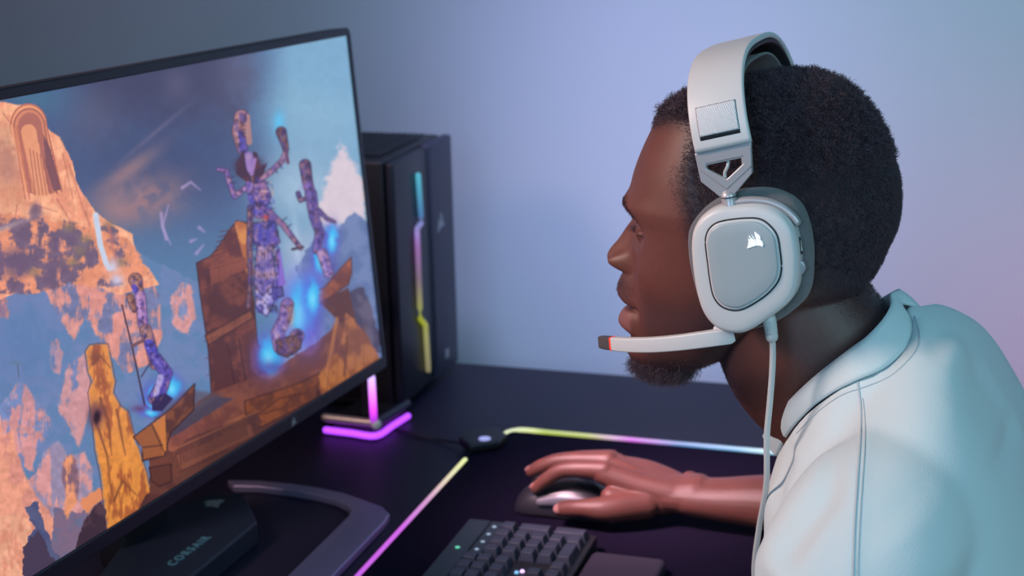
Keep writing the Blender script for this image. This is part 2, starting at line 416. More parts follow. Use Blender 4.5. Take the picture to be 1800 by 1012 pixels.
# wispy petals in the sky
for p in ([(320, 330), (335, 320), (352, 334)], [(283, 375), (285, 400), (300, 430)], [(292, 420), (286, 395), (296, 360)], [(350, 400), (360, 408)], [(345, 445), (358, 430)], [(335, 424), (345, 420)]):
    line(p, 3, (172, 150, 200), .75, 1, 3)
# near left pink cliff
rockwall([(-170, 560), (-60, 690), (0, 728), (8, 762), (26, 750), (30, 790), (45, 832), (62, 870), (82, 892), (110, 930), (105, 1100), (-170, 1100)], (234, 158, 132), (214, 142, 128), .5, 5)
rockwall([(-170, 900), (0, 900), (50, 905), (62, 950), (60, 1100), (-170, 1100)], (238, 170, 140), (222, 146, 122), .5, 6)
poly([(45, 890), (66, 884), (80, 930), (95, 960), (120, 1000), (150, 1040), (60, 1080), (48, 1000), (40, 965), (60, 930)], (88, 92, 128), (76, 82, 122), rough=6)
poly([(40, 960), (70, 932), (84, 968), (100, 990), (60, 1080), (40, 1060)], (72, 60, 84), rough=6)
poly([(95, 890), (140, 900), (230, 850), (230, 990), (130, 1010), (90, 960)], (126, 104, 130), (104, 108, 140), rough=5)
poly([(140, 880), (170, 855), (190, 870), (150, 905)], (224, 140, 98), rough=8, soft=3)
rockwall([(108, 812), (116, 800), (128, 794), (136, 812), (142, 836), (138, 880), (118, 915), (110, 905), (114, 868), (106, 840)], (230, 150, 112), (130, 98, 116), .53, 3)
# orange rock pillar
pil = [(149, 618), (156, 606), (172, 603), (190, 604), (197, 640), (203, 670), (200, 690), (212, 712), (226, 722), (238, 770), (246, 792), (258, 830), (262, 850), (285, 850), (275, 880), (250, 900), (230, 925), (190, 945), (183, 900), (176, 840), (166, 790), (163, 760), (158, 720), (154, 690), (160, 670), (153, 650)]
rockwall(pil, (224, 142, 66), (168, 92, 52), .56, 3, k=_nC)
for i in range(len(pil)): line([pil[i], pil[(i+1) % len(pil)]], .9, (70, 40, 40), .6)
for p in ([(163, 640), (176, 625), (194, 646)], [(176, 700), (190, 740), (196, 800)], [(170, 745), (188, 800), (196, 870)], [(205, 720), (214, 770), (220, 800)], [(200, 880), (215, 845), (240, 870)]): line(p, 2.6, (120, 68, 48), .75, 1., 2)
glow(168, 730, 15, 24, (96, 58, 70), .9, 0, 1.5); glow(170, 733, 6, 12, (22, 10, 22), 1, 8, 2); glow(166, 628, 10, 14, (120, 68, 50), .7)
poly([(138, 940), (150, 912), (165, 890), (178, 880), (186, 900), (188, 950), (150, 990), (128, 990)], (62, 44, 58), (84, 60, 72), rough=3)
poly([(228, 930), (250, 880), (262, 862), (330, 845), (300, 880), (240, 930)], (112, 64, 46), (78, 46, 46), rough=4)
# temple blocks
dk1, dk2, lt = (122, 62, 50), (96, 50, 50), (198, 116, 68)
poly([(262, 800), (300, 770), (372, 715), (480, 700), (570, 640), (600, 680), (560, 740), (420, 820), (320, 870), (262, 880)], (98, 58, 50), (84, 48, 46), rough=2)
poly([(345, 462), (370, 450), (385, 432), (402, 405), (416, 388), (438, 392), (440, 480), (446, 530), (452, 600), (480, 690), (440, 720), (372, 700), (366, 615), (358, 560), (352, 520)], (136, 72, 58), dk2, edge=(60, 32, 38))
for k in range(6): line([(372+k*3, 452-k*9), (436, 425-k*5)], .9, (84, 42, 44), .8)
poly([(412, 392), (418, 388), (440, 396), (446, 480), (438, 500), (424, 440)], (214, 138, 76), (176, 100, 60)); poly([(360, 590), (440, 545), (446, 558), (366, 606)], (158, 90, 66), edge=(66, 36, 40))
poly([(368, 470), (430, 450), (436, 470), (372, 500)], (150, 80, 62)); poly([(372, 618), (400, 600), (410, 690), (380, 690)], (98, 50, 48)); poly([(424, 590), (445, 578), (456, 650), (440, 700)], (112, 58, 50))
line([(400, 605), (415, 690)], 2, (74, 38, 42), .7); line([(420, 595), (436, 700)], 2, (74, 38, 42), .7); glow(395, 555, 26, 12, (92, 46, 46), .6, 20)
poly([(296, 740), (372, 690), (470, 655), (560, 600), (600, 560), (640, 580), (662, 630), (620, 660), (480, 720), (330, 800), (296, 790)], (150, 86, 66), (126, 70, 60), rough=3)
poly([(300, 745), (372, 695), (410, 700), (340, 745), (300, 770)], (70, 62, 78)); poly([(330, 778), (440, 722), (455, 735), (340, 800)], (178, 104, 70)); poly([(262, 720), (330, 680), (400, 690), (330, 735), (270, 745)], (84, 74, 88), alpha=.7, soft=8)
poly([(430, 705), (520, 675), (562, 655), (556, 700), (460, 750), (432, 735)], (152, 82, 46), (112, 60, 44), edge=(70, 36, 34)); line([(445, 735), (490, 700), (540, 690)], 1.5, (92, 48, 38), .8); line([(460, 728), (500, 715), (520, 690)], 1.2, (92, 48, 38), .8)
poly([(560, 660), (590, 620), (608, 640), (660, 615), (668, 632), (600, 690), (565, 705)], (204, 124, 62), (164, 92, 52), rough=2)
poly([(545, 515), (570, 505), (600, 470), (617, 452), (618, 480), (612, 500), (560, 535)], (182, 98, 58), (130, 66, 48), edge=(80, 42, 38)); poly([(560, 530), (612, 505), (620, 540), (632, 590), (610, 600), (600, 570)], (104, 56, 48), (132, 74, 52))
poly([(608, 548), (622, 560), (664, 620), (610, 650), (600, 600)], (200, 122, 70), (152, 88, 60), rough=4); line([(592, 560), (570, 680)], 3, (214, 134, 74), .8); line([(610, 590), (605, 660)], 2, (112, 62, 46), .8)
poly([(234, 768), (300, 718), (342, 674), (340, 720), (300, 760), (288, 800), (250, 810), (250, 785)], (126, 72, 46), (84, 48, 42), edge=(44, 26, 32))
poly([(236, 768), (270, 742), (286, 778), (288, 800), (252, 806), (250, 786)], (150, 88, 52)); poly([(268, 744), (290, 728), (292, 790), (286, 800), (284, 775)], (196, 118, 58)); line([(266, 745), (290, 798)], 1, (60, 34, 34), .9); line([(252, 786), (286, 782)], 1.2, (60, 34, 34), .8)
poly([(262, 812), (300, 800), (330, 770), (450, 725), (462, 742), (300, 845), (270, 850)], (108, 62, 50), (92, 54, 50)); poly([(310, 800), (440, 745), (445, 765), (320, 825)], (128, 76, 60))
for k in range(26): line([(316+k*4.6, 797-k*1.9), (319+k*4.6, 815-k*2.0)], 1.0, (74, 42, 44), .85)
line([(300, 792), (455, 722)], 1.6, (150, 90, 66), .8); line([(315, 830), (400, 790)], 1.6, (80, 48, 48), .8); poly([(262, 822), (300, 815), (302, 845), (280, 855), (266, 845)], (92, 52, 44), edge=(52, 30, 34))
# blue flames
def flame(cx, cy, w, h, seed=0):
    glow(cx, cy, w*1.6, h*1.3, (86, 84, 214), .8, 0, 1.3); blend(col((52, 184, 242)), np.exp(-(((X-cx-w*.2+(_nB-.5)*16)/w)**2+((Y-cy+(_nA-.5)*16)/h)**2)**2)*.97); glow(cx+w*.1, cy+h*.2, w*.5, h*.55, (130, 222, 248), .75)
flame(525, 545, 22, 52); flame(470, 625, 18, 30, 1); flame(548, 520, 12, 30, 2); glow(545, 590, 20, 36, (96, 74, 196), .6); flame(300, 680, 13, 18, 1); flame(268, 700, 12, 22, 2); flame(262, 724, 12, 6); flame(582, 420, 9, 24, 1); flame(562, 455, 10, 24); glow(475, 645, 26, 12, (78, 60, 150), .7)
glow(585, 470, 10, 20, (70, 60, 150), .5); glow(490, 214, 8, 16, (80, 196, 240), .95); glow(488, 222, 14, 26, (104, 176, 222), .5); glow(522, 430, 6, 50, (186, 206, 228), .5, -6)
# plain carved totem figures holding torches (generic)
FIG = np.zeros(X.shape)
def outline(p, c, w, w2, a=1.):
    global FIG
    line(p, w+1.1, (46, 30, 62), .85, w2+1.1); line(p, w, c, a, w2); line([(x-w*.35, y) for x, y in p], w*.3, [min(255, v+46) for v in c], .55, w2*.3, 2.5)
    D = np.full(X.shape, 1e9)
    for i in range(len(p)-1):
        d, t = dist_seg(X, Y, p[i], p[i+1]); u = (i+t)/(len(p)-1); D = np.minimum(D, d-(w+(w2-w)*u))
    FIG = np.maximum(FIG, np.clip(-D/1.5, 0, 1))
outline([(424, 205), (418, 232), (426, 262)], (150, 100, 110), 12, 9); line([(434, 205), (438, 250)], 5, (176, 124, 120), .9); line([(424, 235), (430, 272)], 6, (92, 78, 170), .95); line([(424, 215), (428, 240)], 3, (96, 52, 62), .8)
glow(437, 290, 26, 18, (62, 34, 62), .95, 0, 2); line([(437, 275), (440, 308)], 8, (138, 108, 178), 1, 6, 2); glow(436, 276, 5, 6, (190, 160, 176), .6)
outline([(446, 320), (412, 345), (402, 318), (398, 300), (384, 298)], (132, 96, 158), 4.5, 3.5); outline([(450, 320), (478, 300), (496, 282), (502, 268)], (150, 108, 140), 5, 4); outline([(494, 232), (498, 246), (502, 262)], (92, 56, 62), 9, 5); line([(502, 262), (506, 286)], 3, (104, 66, 96))
outline([(448, 325), (452, 352), (455, 372)], (128, 94, 160), 16, 11); line([(440, 345), (450, 372)], 6, (92, 84, 176), .9); line([(458, 340), (464, 356)], 5, (196, 150, 150), .7); glow(468, 382, 8, 7, (176, 48, 52), .95)
outline([(440, 365), (438, 430), (440, 500), (436, 540)], (104, 70, 92), 5, 3); outline([(470, 370), (498, 396), (516, 420), (528, 436)], (132, 92, 130), 5, 3.5); line([(514, 438), (532, 434)], 2.5, (66, 44, 64))
poly([(446, 392), (482, 388), (492, 425), (478, 440), (456, 438), (444, 425)], (84, 76, 166), (112, 88, 170), edge=(50, 34, 76)); poly([(452, 432), (478, 432), (486, 500), (470, 552), (454, 548), (446, 500)], (168, 140, 188), (120, 104, 170), edge=(60, 44, 86))
for k in range(5): line([(453+k*6, 440), (458+k*4, 500)], .8, (78, 58, 110), .8)
poly([(448, 505), (462, 520), (480, 500), (482, 530), (468, 556), (450, 540)], (176, 168, 222), edge=(64, 52, 100)); poly([(482, 440), (492, 436), (502, 500), (488, 506)], (130, 100, 196)); poly([(478, 505), (496, 504), (498, 520), (480, 526)], (86, 78, 150), edge=(40, 30, 70))
outline([(505, 535), (500, 560), (488, 585), (492, 610), (512, 612), (522, 590)], (140, 104, 150), 11, 12); glow(492, 582, 14, 7, (196, 178, 222), .8, -35); poly([(484, 600), (505, 592), (530, 585), (528, 612), (505, 628), (488, 622)], (92, 62, 92), (128, 84, 86), edge=(40, 26, 44)); glow(512, 555, 5, 20, (214, 158, 130), .7)
outline([(536, 290), (540, 318), (544, 335)], (88, 58, 96), 10, 8); glow(540, 328, 9, 7, (140, 100, 190), .9); outline([(546, 340), (552, 380), (562, 410), (556, 440)], (104, 76, 140), 10, 6); outline([(540, 348), (528, 352), (524, 340)], (86, 60, 100), 3, 4); outline([(560, 370), (574, 384), (588, 390)], (92, 66, 110), 4, 2.5); outline([(566, 445), (572, 465), (578, 480)], (150, 120, 180), 9, 8); glow(556, 395, 4, 30, (150, 104, 110), .6, -15)
outline([(238, 492), (243, 510)], (158, 108, 92), 12, 8); line([(236, 505), (246, 524)], 5, (84, 76, 200), .9); outline([(246, 520), (250, 560), (254, 580)], (166, 122, 176), 9, 8); outline([(228, 522), (236, 545)], (140, 92, 72), 6, 4); outline([(256, 580), (266, 612), (272, 640)], (150, 106, 104), 10, 9); line([(262, 605), (274, 632)], 9, (78, 74, 190), 1, 9); outline([(274, 630), (292, 655), (284, 680), (272, 700)], (88, 76, 170), 10, 12); line([(282, 662), (274, 692)], 5, (188, 178, 224), .8); poly([(264, 700), (290, 690), (304, 700), (285, 722), (268, 722)], (40, 32, 76)); line([(214, 536), (232, 610), (254, 712)], 1.4, (52, 40, 60), 1, 1.6); line([(232, 608), (252, 598)], 3, (110, 76, 84)); line([(248, 662), (262, 640)], 1.2, (50, 40, 70), .9)
glow(244, 718, 14, 6, (96, 60, 110), .8)
# coat, collar, sash and bands on the main totem
poly([(428, 262), (416, 285), (414, 306), (430, 318), (450, 322), (462, 308), (470, 286), (456, 292), (452, 268), (444, 266), (446, 292), (440, 306), (434, 300)], (66, 36, 60), (92, 44, 58)); line([(434, 282), (442, 306), (448, 280)], 3.5, (158, 122, 186), .9, 3)
poly([(446, 322), (466, 318), (476, 345), (470, 360), (452, 362), (444, 345)], (146, 104, 150), (96, 74, 158), edge=(52, 34, 70)); line([(448, 336), (472, 336)], 1, (206, 168, 176), .8); line([(450, 348), (474, 350)], 1.2, (206, 150, 140), .7)
for (x0, y0), (x1, y1) in (((402, 312), (412, 310)), ((404, 322), (414, 320)), ((480, 294), (488, 304)), ((488, 286), (496, 296)), ((496, 388), (504, 382)), ((504, 400), (512, 394)), ((436, 400), (444, 400)), ((436, 440), (444, 440))): line([(x0, y0), (x1, y1)], 1, (48, 36, 84), .8)
for k in range(6): line([(418+k*2.2, 206+k*6), (438, 204+k*7)], .8, (206, 150, 130), .6)
_nf = N2(5, 5, 7, 3); _nf2 = N2(7, 12, 8, 3)
FIG2 = np.maximum(FIG, inpoly(X, Y, [(440, 318), (478, 318), (492, 425), (488, 552), (450, 552), (444, 430)]).astype(float))
blend(col((204, 144, 126)), FIG2*sm(.54, .68, _nf2)*.40); blend(col((64, 56, 160)), FIG2*sm(.52, .36, _nf2)*.5); blend(col((34, 24, 58)), FIG2*sm(.46, .33, _nf)*.55); blend(col((206, 180, 220)), FIG2*sm(.66, .74, _nf)*.25)
# masonry joints and eroded strata
for k in range(7): line([(350+k*2, 480+k*30), (440, 452+k*30)], .7, (78, 40, 42), .55)
for k in range(4): line([(362+k*22, 470), (380+k*20, 690)], .6, (82, 42, 44), .4)
for k in range(9): line([(300+k*38, 752-k*15), (318+k*38, 790-k*15)], .8, (92, 48, 44), .45)
for k in range(5): line([(585+k*14, 570), (574+k*16, 690)], 1.2, (150, 84, 50), .5)
IMG *= (1+(_nB-.5)[..., None]*.07)*.99
IMG *= (1-.17*sm(330, 375, X)*sm(430, 500, Y)*sm(0, .10, IMG[..., 0]-IMG[..., 2]))[..., None]
IMG = np.clip(IMG, 0, 1)
LIN = np.where(IMG <= .04045, IMG/12.92, ((IMG+.055)/1.055)**2.4)
me = bpy.data.meshes.new('screen')
Vs = (G+MN*.0002).reshape(-1, 3)
I = np.arange(NS*NT).reshape(NT, NS)
Q = np.stack([I[:-1, 1:], I[:-1, :-1], I[1:, :-1], I[1:, 1:]], -1).reshape(-1, 4)
me.vertices.add(len(Vs)); me.vertices.foreach_set('co', Vs.astype(np.float32).ravel())
me.loops.add(Q.size); me.loops.foreach_set('vertex_index', Q.ravel().astype(np.int32))
me.polygons.add(len(Q)); me.polygons.foreach_set('loop_start', np.arange(0, Q.size, 4, dtype=np.int32)); me.update(calc_edges=True)
me.validate()
set_color(me, LIN.reshape(-1, 3))
ms = mat('screen_picture', (.004, .004, .006), .22); ms.node_tree.nodes['Principled BSDF'].inputs['Emission Strength'].default_value = 1.0
ms = colattr(ms, 'Col', 'Emission Color')
scr = link('screen', me, ms, mo, smooth=False); scr['label'] = 'lit screen with orange canyon, ruined temple and blue flames'
# stand: C-shaped foot, column and low base box with letters
foot_px = [(400, 848), (455, 849), (510, 854), (560, 861), (605, 871), (645, 885), (672, 895), (685, 908), (676, 922)]
fo = [at_z(x, y, .756) for x, y in foot_px]; fo = [np.array([p[0], p[1], .7505]) for p in fo]
yc = 1.335
near = [np.array([-.640+.004, yc-.0, .7505]), np.array([-.640, yc-(1.478-yc), .7505])]
mir = lambda p: np.array([p[0], 2*yc-p[1], p[2]])
outer = fo+[mir(p) for p in fo[::-1]]
inn_px = [(410, 858), (455, 859), (508, 865), (555, 873), (590, 882), (610, 892), (618, 901), (612, 912)]
fi = [at_z(x, y, .756) for x, y in inn_px]; fi = [np.array([p[0], p[1], .7505]) for p in fi]
inner = fi+[mir(p) for p in fi[::-1]]
prism('stand_foot', outer+inner[::-1], (0, 0, .009), M['gun'], mo, .0015)
box('stand_column', (-.862, yc, .93), (.035, .09, .36), M['black'], mo, .008)
box('stand_mount', (-.800, yc+.005, 1.06), (.10, .08, .08), M['black'], mo, .01)
bx_px = [(240, 915), (365, 866), (428, 866), (452, 916), (340, 1008), (240, 1090), (120, 1090)]
bx = [at_z(x, y, .777) for x, y in bx_px]
sbm = mat('stand_base_shell', (.008, .014, .030), .5)
prism('stand_base', bx, (0, 0, -.0265), sbm, mo, .003)
def text(name, body, size, P, xdir, ydir, m, parent, ext=.0004):
    cu = bpy.data.curves.new(name, 'FONT'); cu.body = body; cu.size = size; cu.extrude = ext; cu.align_x = 'CENTER'; cu.align_y = 'CENTER'; cu.space_character = 1.35
    tmp = bpy.data.objects.new(name, cu); scene.collection.objects.link(tmp)
    mt = bpy.data.meshes.new_from_object(tmp.evaluated_get(bpy.context.evaluated_depsgraph_get())); bpy.data.objects.remove(tmp)
    mt.materials.clear(); mt.materials.append(m); mt.name = name
    o = bpy.data.objects.new(name, mt); scene.collection.objects.link(o)
    x = nrm(xdir); z = nrm(np.cross(x, ydir)); y = np.cross(z, x)
    o.parent = parent; o.matrix_parent_inverse = world_of(parent).inverted()
    mw = Matrix(((x[0], y[0], z[0], P[0]), (x[1], y[1], z[1], P[1]), (x[2], y[2], z[2], P[2]), (0, 0, 0, 1)))
    o.location = mw.to_translation(); o.rotation_euler = mw.to_euler(); return o
M['glyph'] = mat('faint_cyan_lettering', (.05, .10, .13), .4, emis=srgb(70, 120, 140), estr=.22)
A_, B_ = at_z(292, 998, .7775), at_z(372, 938, .7775)
text('lettering', 'CORSAIR', np.linalg.norm(B_-A_)/6.2, (A_+B_)/2, B_-A_, at_z(300, 920, .7775)-at_z(330, 968, .7775), M['glyph'], mo)

# sail emblem, outline in a unit box (x right, y up)
SAIL = [[(.10, .02), (.14, .16), (.17, .34), (.165, .46), (.13, .555), (.20, .50), (.30, .49), (.26, .56), (.225, .62), (.30, .585), (.42, .50), (.50, .53), (.52, .45), (.52, .18), (.36, .12), (.22, .06)],
        [(.16, .66), (.22, .68), (.30, .57), (.33, .50), (.26, .54)],
        [(.31, .77), (.38, .67), (.46, .60), (.50, .58), (.40, .56), (.36, .64)],
        [(.53, .19), (.54, .60), (.47, .74), (.56, .68), (.72, .56), (.86, .42), (.91, .30), (.90, .18), (.86, .155), (.82, .185), (.68, .20)],
        [(.45, .86), (.51, .70), (.60, .64), (.74, .56), (.77, .55), (.76, .66), (.68, .76), (.56, .84), (.48, .90)]]
def emblem(name, P, ex, ey, size, ext, m, parent):
    V, Fc = [], []; n3 = nrm(np.cross(ex, ey))*ext
    for pl in SAIL:
        b = len(V); n = len(pl)
        pts = [np.asarray(P)+ex*(x-.5)*size+ey*(y-.5)*size for x, y in pl]
        V += pts+[p+n3 for p in pts]
        Fc += [tuple(range(b, b+n)), tuple(range(b+2*n-1, b+n-1, -1))]+[(b+i, b+(i+1) % n, b+n+(i+1) % n, b+n+i) for i in range(n)]
    return mesh(name, V, Fc, m, parent, smooth=False)
exm = nrm(B_-A_); eym = nrm(np.cross([0, 0, 1], exm))
M['logodim'] = mat('emblem_grey', (.30, .30, .32), .3)
emblem('emblem', at_z(374, 884, .7775), exm, eym, .026, .0006, M['logodim'], mo)
emblem('emblem', mp(.235, .0072, .0028), -MWD, MUP, .011, .0004, M['logodim'], mo)

# ------------------------------------------------------------------ tower
PX0, PX1 = -1.18, -.738; PY0, PY1 = 1.805, 2.020; PZ0, PZ1 = DZ, DZ+.342
pc = thing('desktop_computer', 'black desktop tower with glowing zigzag strip behind the monitor', 'computer', ((PX0+PX1)/2, (PY0+PY1)/2, DZ))
for x in (PX0+.05, PX1-.05):
    for y in (PY0+.03, PY1-.03): prism('foot', [(x+.014*math.cos(a), y+.014*math.sin(a), PZ0+.0003) for a in np.linspace(0, 2*math.pi, 17)[:-1]], (0, 0, .0085), M['black'], pc)
zb = PZ0+.008
cx, cy, cz = (PX0+PX1)/2-.008, (PY0+PY1)/2, (zb+PZ1)/2
box('case_body', (cx, cy, cz), (PX1-PX0-.02, PY1-PY0-.006, PZ1-zb-.006), M['black'], pc, .004)
box('glass_side_panel', (cx-.01, PY0+.0015, cz-.012), (PX1-PX0-.09, .003, PZ1-zb-.05), M['blackgloss'], pc, .001)
box('side_panel', (cx, PY1-.002, cz), (PX1-PX0-.03, .003, PZ1-zb-.012), M['black'], pc, .001)
box('front_panel', (PX1-.007, PY1-.0475, cz), (.014, .089, PZ1-zb-.004), M['case'], pc, .004)
box('front_glass', (PX1-.009, PY0+.062, cz), (.012, .120, PZ1-zb-.010), M['bezel'], pc, .003)
box('top_filter', (cx-.01, cy, PZ1-.002), (PX1-PX0-.08, PY1-PY0-.04, .004), M['black'], pc, .001)
# perforated rows on the top filter: low ribs
V, Fc = [], []
for k in range(44):
    x0 = PX0+.04+k*.0085
    for sx, sy, sz in ((0, 0, 0), (1, 0, 0), (1, 1, 0), (0, 1, 0), (0, 0, 1), (1, 0, 1), (1, 1, 1), (0, 1, 1)):
        V.append((x0+sx*.004, PY0+.025+sy*(PY1-PY0-.05), PZ1+sz*.0015-.0002))
    b = 8*k; Fc += [(b, b+3, b+2, b+1), (b+4, b+5, b+6, b+7), (b, b+1, b+5, b+4), (b+1, b+2, b+6, b+5), (b+2, b+3, b+7, b+6), (b+3, b, b+4, b+7)]
mesh('vent_ribs', V, Fc, M['black'], pc, smooth=False)
strip_px = [(735, 308), (741, 391), (733, 402), (739, 560), (748, 571), (753, 650)]
sp = [at_plane(x, y, (PX1+.001, 0, 0), (1, 0, 0)) for x, y in strip_px]
M['pcled'] = ramp_emission('tower_strip_glow', [(0, (128, 120, 84)), (.20, (150, 148, 84)), (.28, (150, 158, 20)), (.5, (120, 96, 110)), (.66, (146, 96, 160)), (.72, (150, 120, 190)), (.8, (62, 110, 160)), (1, (70, 170, 190))], 2, sp[-1][2], sp[0][2], 1.0, (.1, .1, .1))
sp = [sp[i]+(sp[i+1]-sp[i])*k/8 for i in range(len(sp)-1) for k in range(8)]+[sp[-1]]
tube('led_strip', sp, [.0036]*len(sp), M['pcled'], pc, k=10, sub=1)['label'] = 'zigzag strip glowing blue, violet and yellow'
Pe = at_plane(774, 388, (PX1+.0002, 0, 0), (1, 0, 0)); emblem('emblem', Pe, np.array([0, 1., 0]), np.array([0, 0, 1.]), .030, .0006, M['logodim'], pc)
Pe = at_plane(786, 621, (PX1+.0002, 0, 0), (1, 0, 0)); box('power_mark', Pe, (.001, .013, .013), M['logodim'], pc, .0004)
# ------------------------------------------------------------------ headset stand with glow
zt = .772
a0, a1, a2 = at_z(572, 736, zt), at_z(660, 746, zt), at_z(716, 712, zt)
st = thing('headset_stand', 'black headset stand with glowing purple stem and underside beside the tower', 'headset stand', (a1[0]-.03, a1[1]+.03, DZ))
b0 = a0+(a2-a1)*1.0
M['purple'] = mat('purple_glow', (.3, .1, .4), .4, emis=srgb(165, 62, 245), estr=1.9)
prism('base_plate', [a0, a1, a2, b0+np.array([.0, 0, 0])], (0, 0, -.006), M['black'], st, .001)
lo = np.array([0, 0, -.0215])
def lower(p, s=.006): return np.array([p[0], p[1], .7505+.0])
cen = (a0+a1+a2+b0)/4
def out(p, s, z): q = cen+(p-cen)*s; return np.array([q[0], q[1], z])
prism('base_foot', [out(p, .80, .7503) for p in (a0, a1, a2, b0)], (0, 0, .0165), M['black'], st, .001)
tube('glow_strip', [out(a0, 1.0, .757), out((a0+a1)/2, 1.01, .757), out(a1, 1.0, .757), out((a1+a2)/2, 1.01, .757), out(a2, 1.0, .757)], [.0042]*5, M['purple'], st, k=10, sub=4)
M['lit_edge'] = mat('lit_metal_edge', (.62, .50, .46), .35, .6)  # pale colour holds the light reflected from the purple strip and wall
tube('metal_edge', [a0+np.array([0, 0, .002]), a1+np.array([0, 0, .002])], [.0052, .0052], M['lit_edge'], st, k=12)
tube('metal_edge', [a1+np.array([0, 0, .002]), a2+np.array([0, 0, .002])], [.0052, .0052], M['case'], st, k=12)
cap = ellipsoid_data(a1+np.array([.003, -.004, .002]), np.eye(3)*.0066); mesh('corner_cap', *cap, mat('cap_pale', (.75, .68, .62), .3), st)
s0 = a1+np.array([-.006, .008, .004])
box('stem', (s0[0]-.010, s0[1]+.010, .772+.085), (.016, .016, .17), M['black'], st, .003)
M['stem'] = ramp_emission('stem_glow', [(0, (120, 20, 150)), (.3, (214, 60, 240)), (.65, (236, 120, 250)), (1, (200, 170, 250))], 2, .777, .835, 1.6, (.2, .1, .3))
q = at_z(657, 738, .780); top = at_plane(653, 664, q, np.array([1, 0, 0.]))
tube('glowing_stem_strip', [q, (q+top)/2, top], [.0046]*3, M['stem'], st, k=12)
box('hanger', (s0[0]-.045, s0[1]+.012, .772+.175), (.07, .03, .012), M['black'], st, .004)

# ------------------------------------------------------------------ mouse pad with light border
pd = thing('mouse_pad', 'wide black desk pad with a thin rainbow glowing border', 'mouse pad', (-.405, 1.3, DZ))
PXa, PXb, PYa, PYb = -.607, -.205, .86, 1.776
def prr(x0, x1, y0, y1, r, z): return [np.array([x, y, z]) for x, y in rrect(x0, x1, y0, y1, r)]
prism('pad_surface', prr(PXa, PXb, PYa, PYb, .022, DZ+.0002), (0, 0, .004), M['pad'], pd, .001)
r_ = .030
pts = [np.array([x, y, DZ+.0038]) for x, y in ((PXb-.03, PYa), (PXa+r_, PYa))]
arc = [np.array([PXa+r_-r_*math.sin(a), PYa+r_-r_*math.cos(a), DZ+.0038]) for a in np.linspace(0, math.pi/2, 6)]
side_ = [np.array([PXa, y, DZ+.0038]) for y in np.linspace(PYa+r_, 1.668, 8)]
stops = [(0, (60, 120, 235)), (.3, (190, 60, 210)), (.55, (200, 70, 215)), (.72, (206, 140, 190)), (.85, (224, 206, 170)), (.97, (232, 236, 150)), (1, (236, 244, 160))]
M['padL'] = ramp_emission('border_glow_left', stops, 1, 1.20, 1.668, 1.05, (.3, .3, .3))
tube('light_strip', arc+side_, [.0030]*(len(arc)+len(side_)), M['padL'], pd, k=10, sub=3)['label'] = 'left border strip fading from yellow to pink'
arc2 = [at_z(x, y, DZ+.0038) for x, y in ((878, 768), (892, 760), (908, 756), (925, 755.5))]
far = [np.array([x, at_z(925, 756, DZ+.0038)[1], DZ+.0038]) for x in np.linspace(-.535, PXb-.03, 9)]
stops2 = [(0, (226, 232, 176)), (.09, (216, 224, 130)), (.13, (170, 190, 30)), (.30, (176, 184, 70)), (.40, (196, 150, 190)), (.46, (190, 60, 200)), (.56, (150, 110, 190)), (.64, (40, 120, 180)), (.85, (90, 170, 214)), (.95, (170, 220, 230)), (1, (130, 200, 230))]
M['padF'] = ramp_emission('border_glow_far', stops2, 0, -.585, -.245, 1.0, (.3, .3, .3))
tube('light_strip', list(arc2)+far, [.0030]*(4+len(far)), M['padF'], pd, k=10, sub=3)['label'] = 'far border strip running yellow, magenta and blue'
ctl = [at_z(x, y, .7555) for x, y in ((806, 783), (822, 768), (872, 763), (892, 776), (878, 790), (826, 797))]
prism('controller_box', ctl, (0, 0, .011), M['black'], pd, .003)
Pm = at_z(852, 771, .7672); prism('light_button', [Pm+np.array([.0075*math.cos(a), .0075*math.sin(a), 0]) for a in np.linspace(0, 2*math.pi, 21)[:-1]], (0, 0, .0006), mat('button_glow', (.5, .5, .7), .3, emis=srgb(150, 150, 205), estr=.9), pd)
cb = [at_z(806, 778, .7555), at_z(770, 772, .753), at_z(735, 766, .7525), at_z(690, 748, .7525)]
tube('cord', cb, [.0018]*4, M['black'], pd, k=8)

# ------------------------------------------------------------------ keyboard
KZ = DZ+.0045
kbx0, kbx1, kby1 = -.526, -.386, 1.456; kby0 = kby1-.448
kb = thing('keyboard', 'black backlit keyboard with number pad on the desk pad', 'keyboard', ((kbx0+kbx1)/2, (kby0+kby1)/2, DZ+.0045))
prism('case', prr(kbx0, kbx1, kby0, kby1, .005, KZ), (0, 0, .018), M['black'], kb, .0015)
prism('top_bar', prr(kbx0, kbx0+.024, kby0+.002, kby1-.002, .003, KZ+.0175), (0, 0, .005), M['kb'], kb, .001)
prism('media_strip', prr(kbx0+.0265, kbx0+.0405, kby1-.115, kby1-.006, .002, KZ+.018), (0, 0, .006), M['kb'], kb, .001)
U = .01905
M['glowdot'] = mat('key_legend_glow', (.2, .3, .3), .4, emis=srgb(150, 170, 190), estr=.8)
for k in range(4):
    P = np.array([kbx0+.0335, kby1-.02-k*U, KZ+.0242]); prism('media_light', [P+np.array([.0022*math.cos(a), .0022*math.sin(a), 0]) for a in np.linspace(0, 6.283, 13)[:-1]], (0, 0, .0003), M['glowdot'], kb)
P = np.array([kbx0+.012, kby1-.075, KZ+.0228]); prism('status_light', [P+np.array([.0026*math.cos(a), .0026*math.sin(a), 0]) for a in np.linspace(0, 6.283, 13)[:-1]], (0, 0, .0003), mat('green_light', (.1, .3, .2), .4, emis=srgb(90, 200, 160), estr=1), kb)
keyrow0 = kbx0+.0485   # x of the number row centre
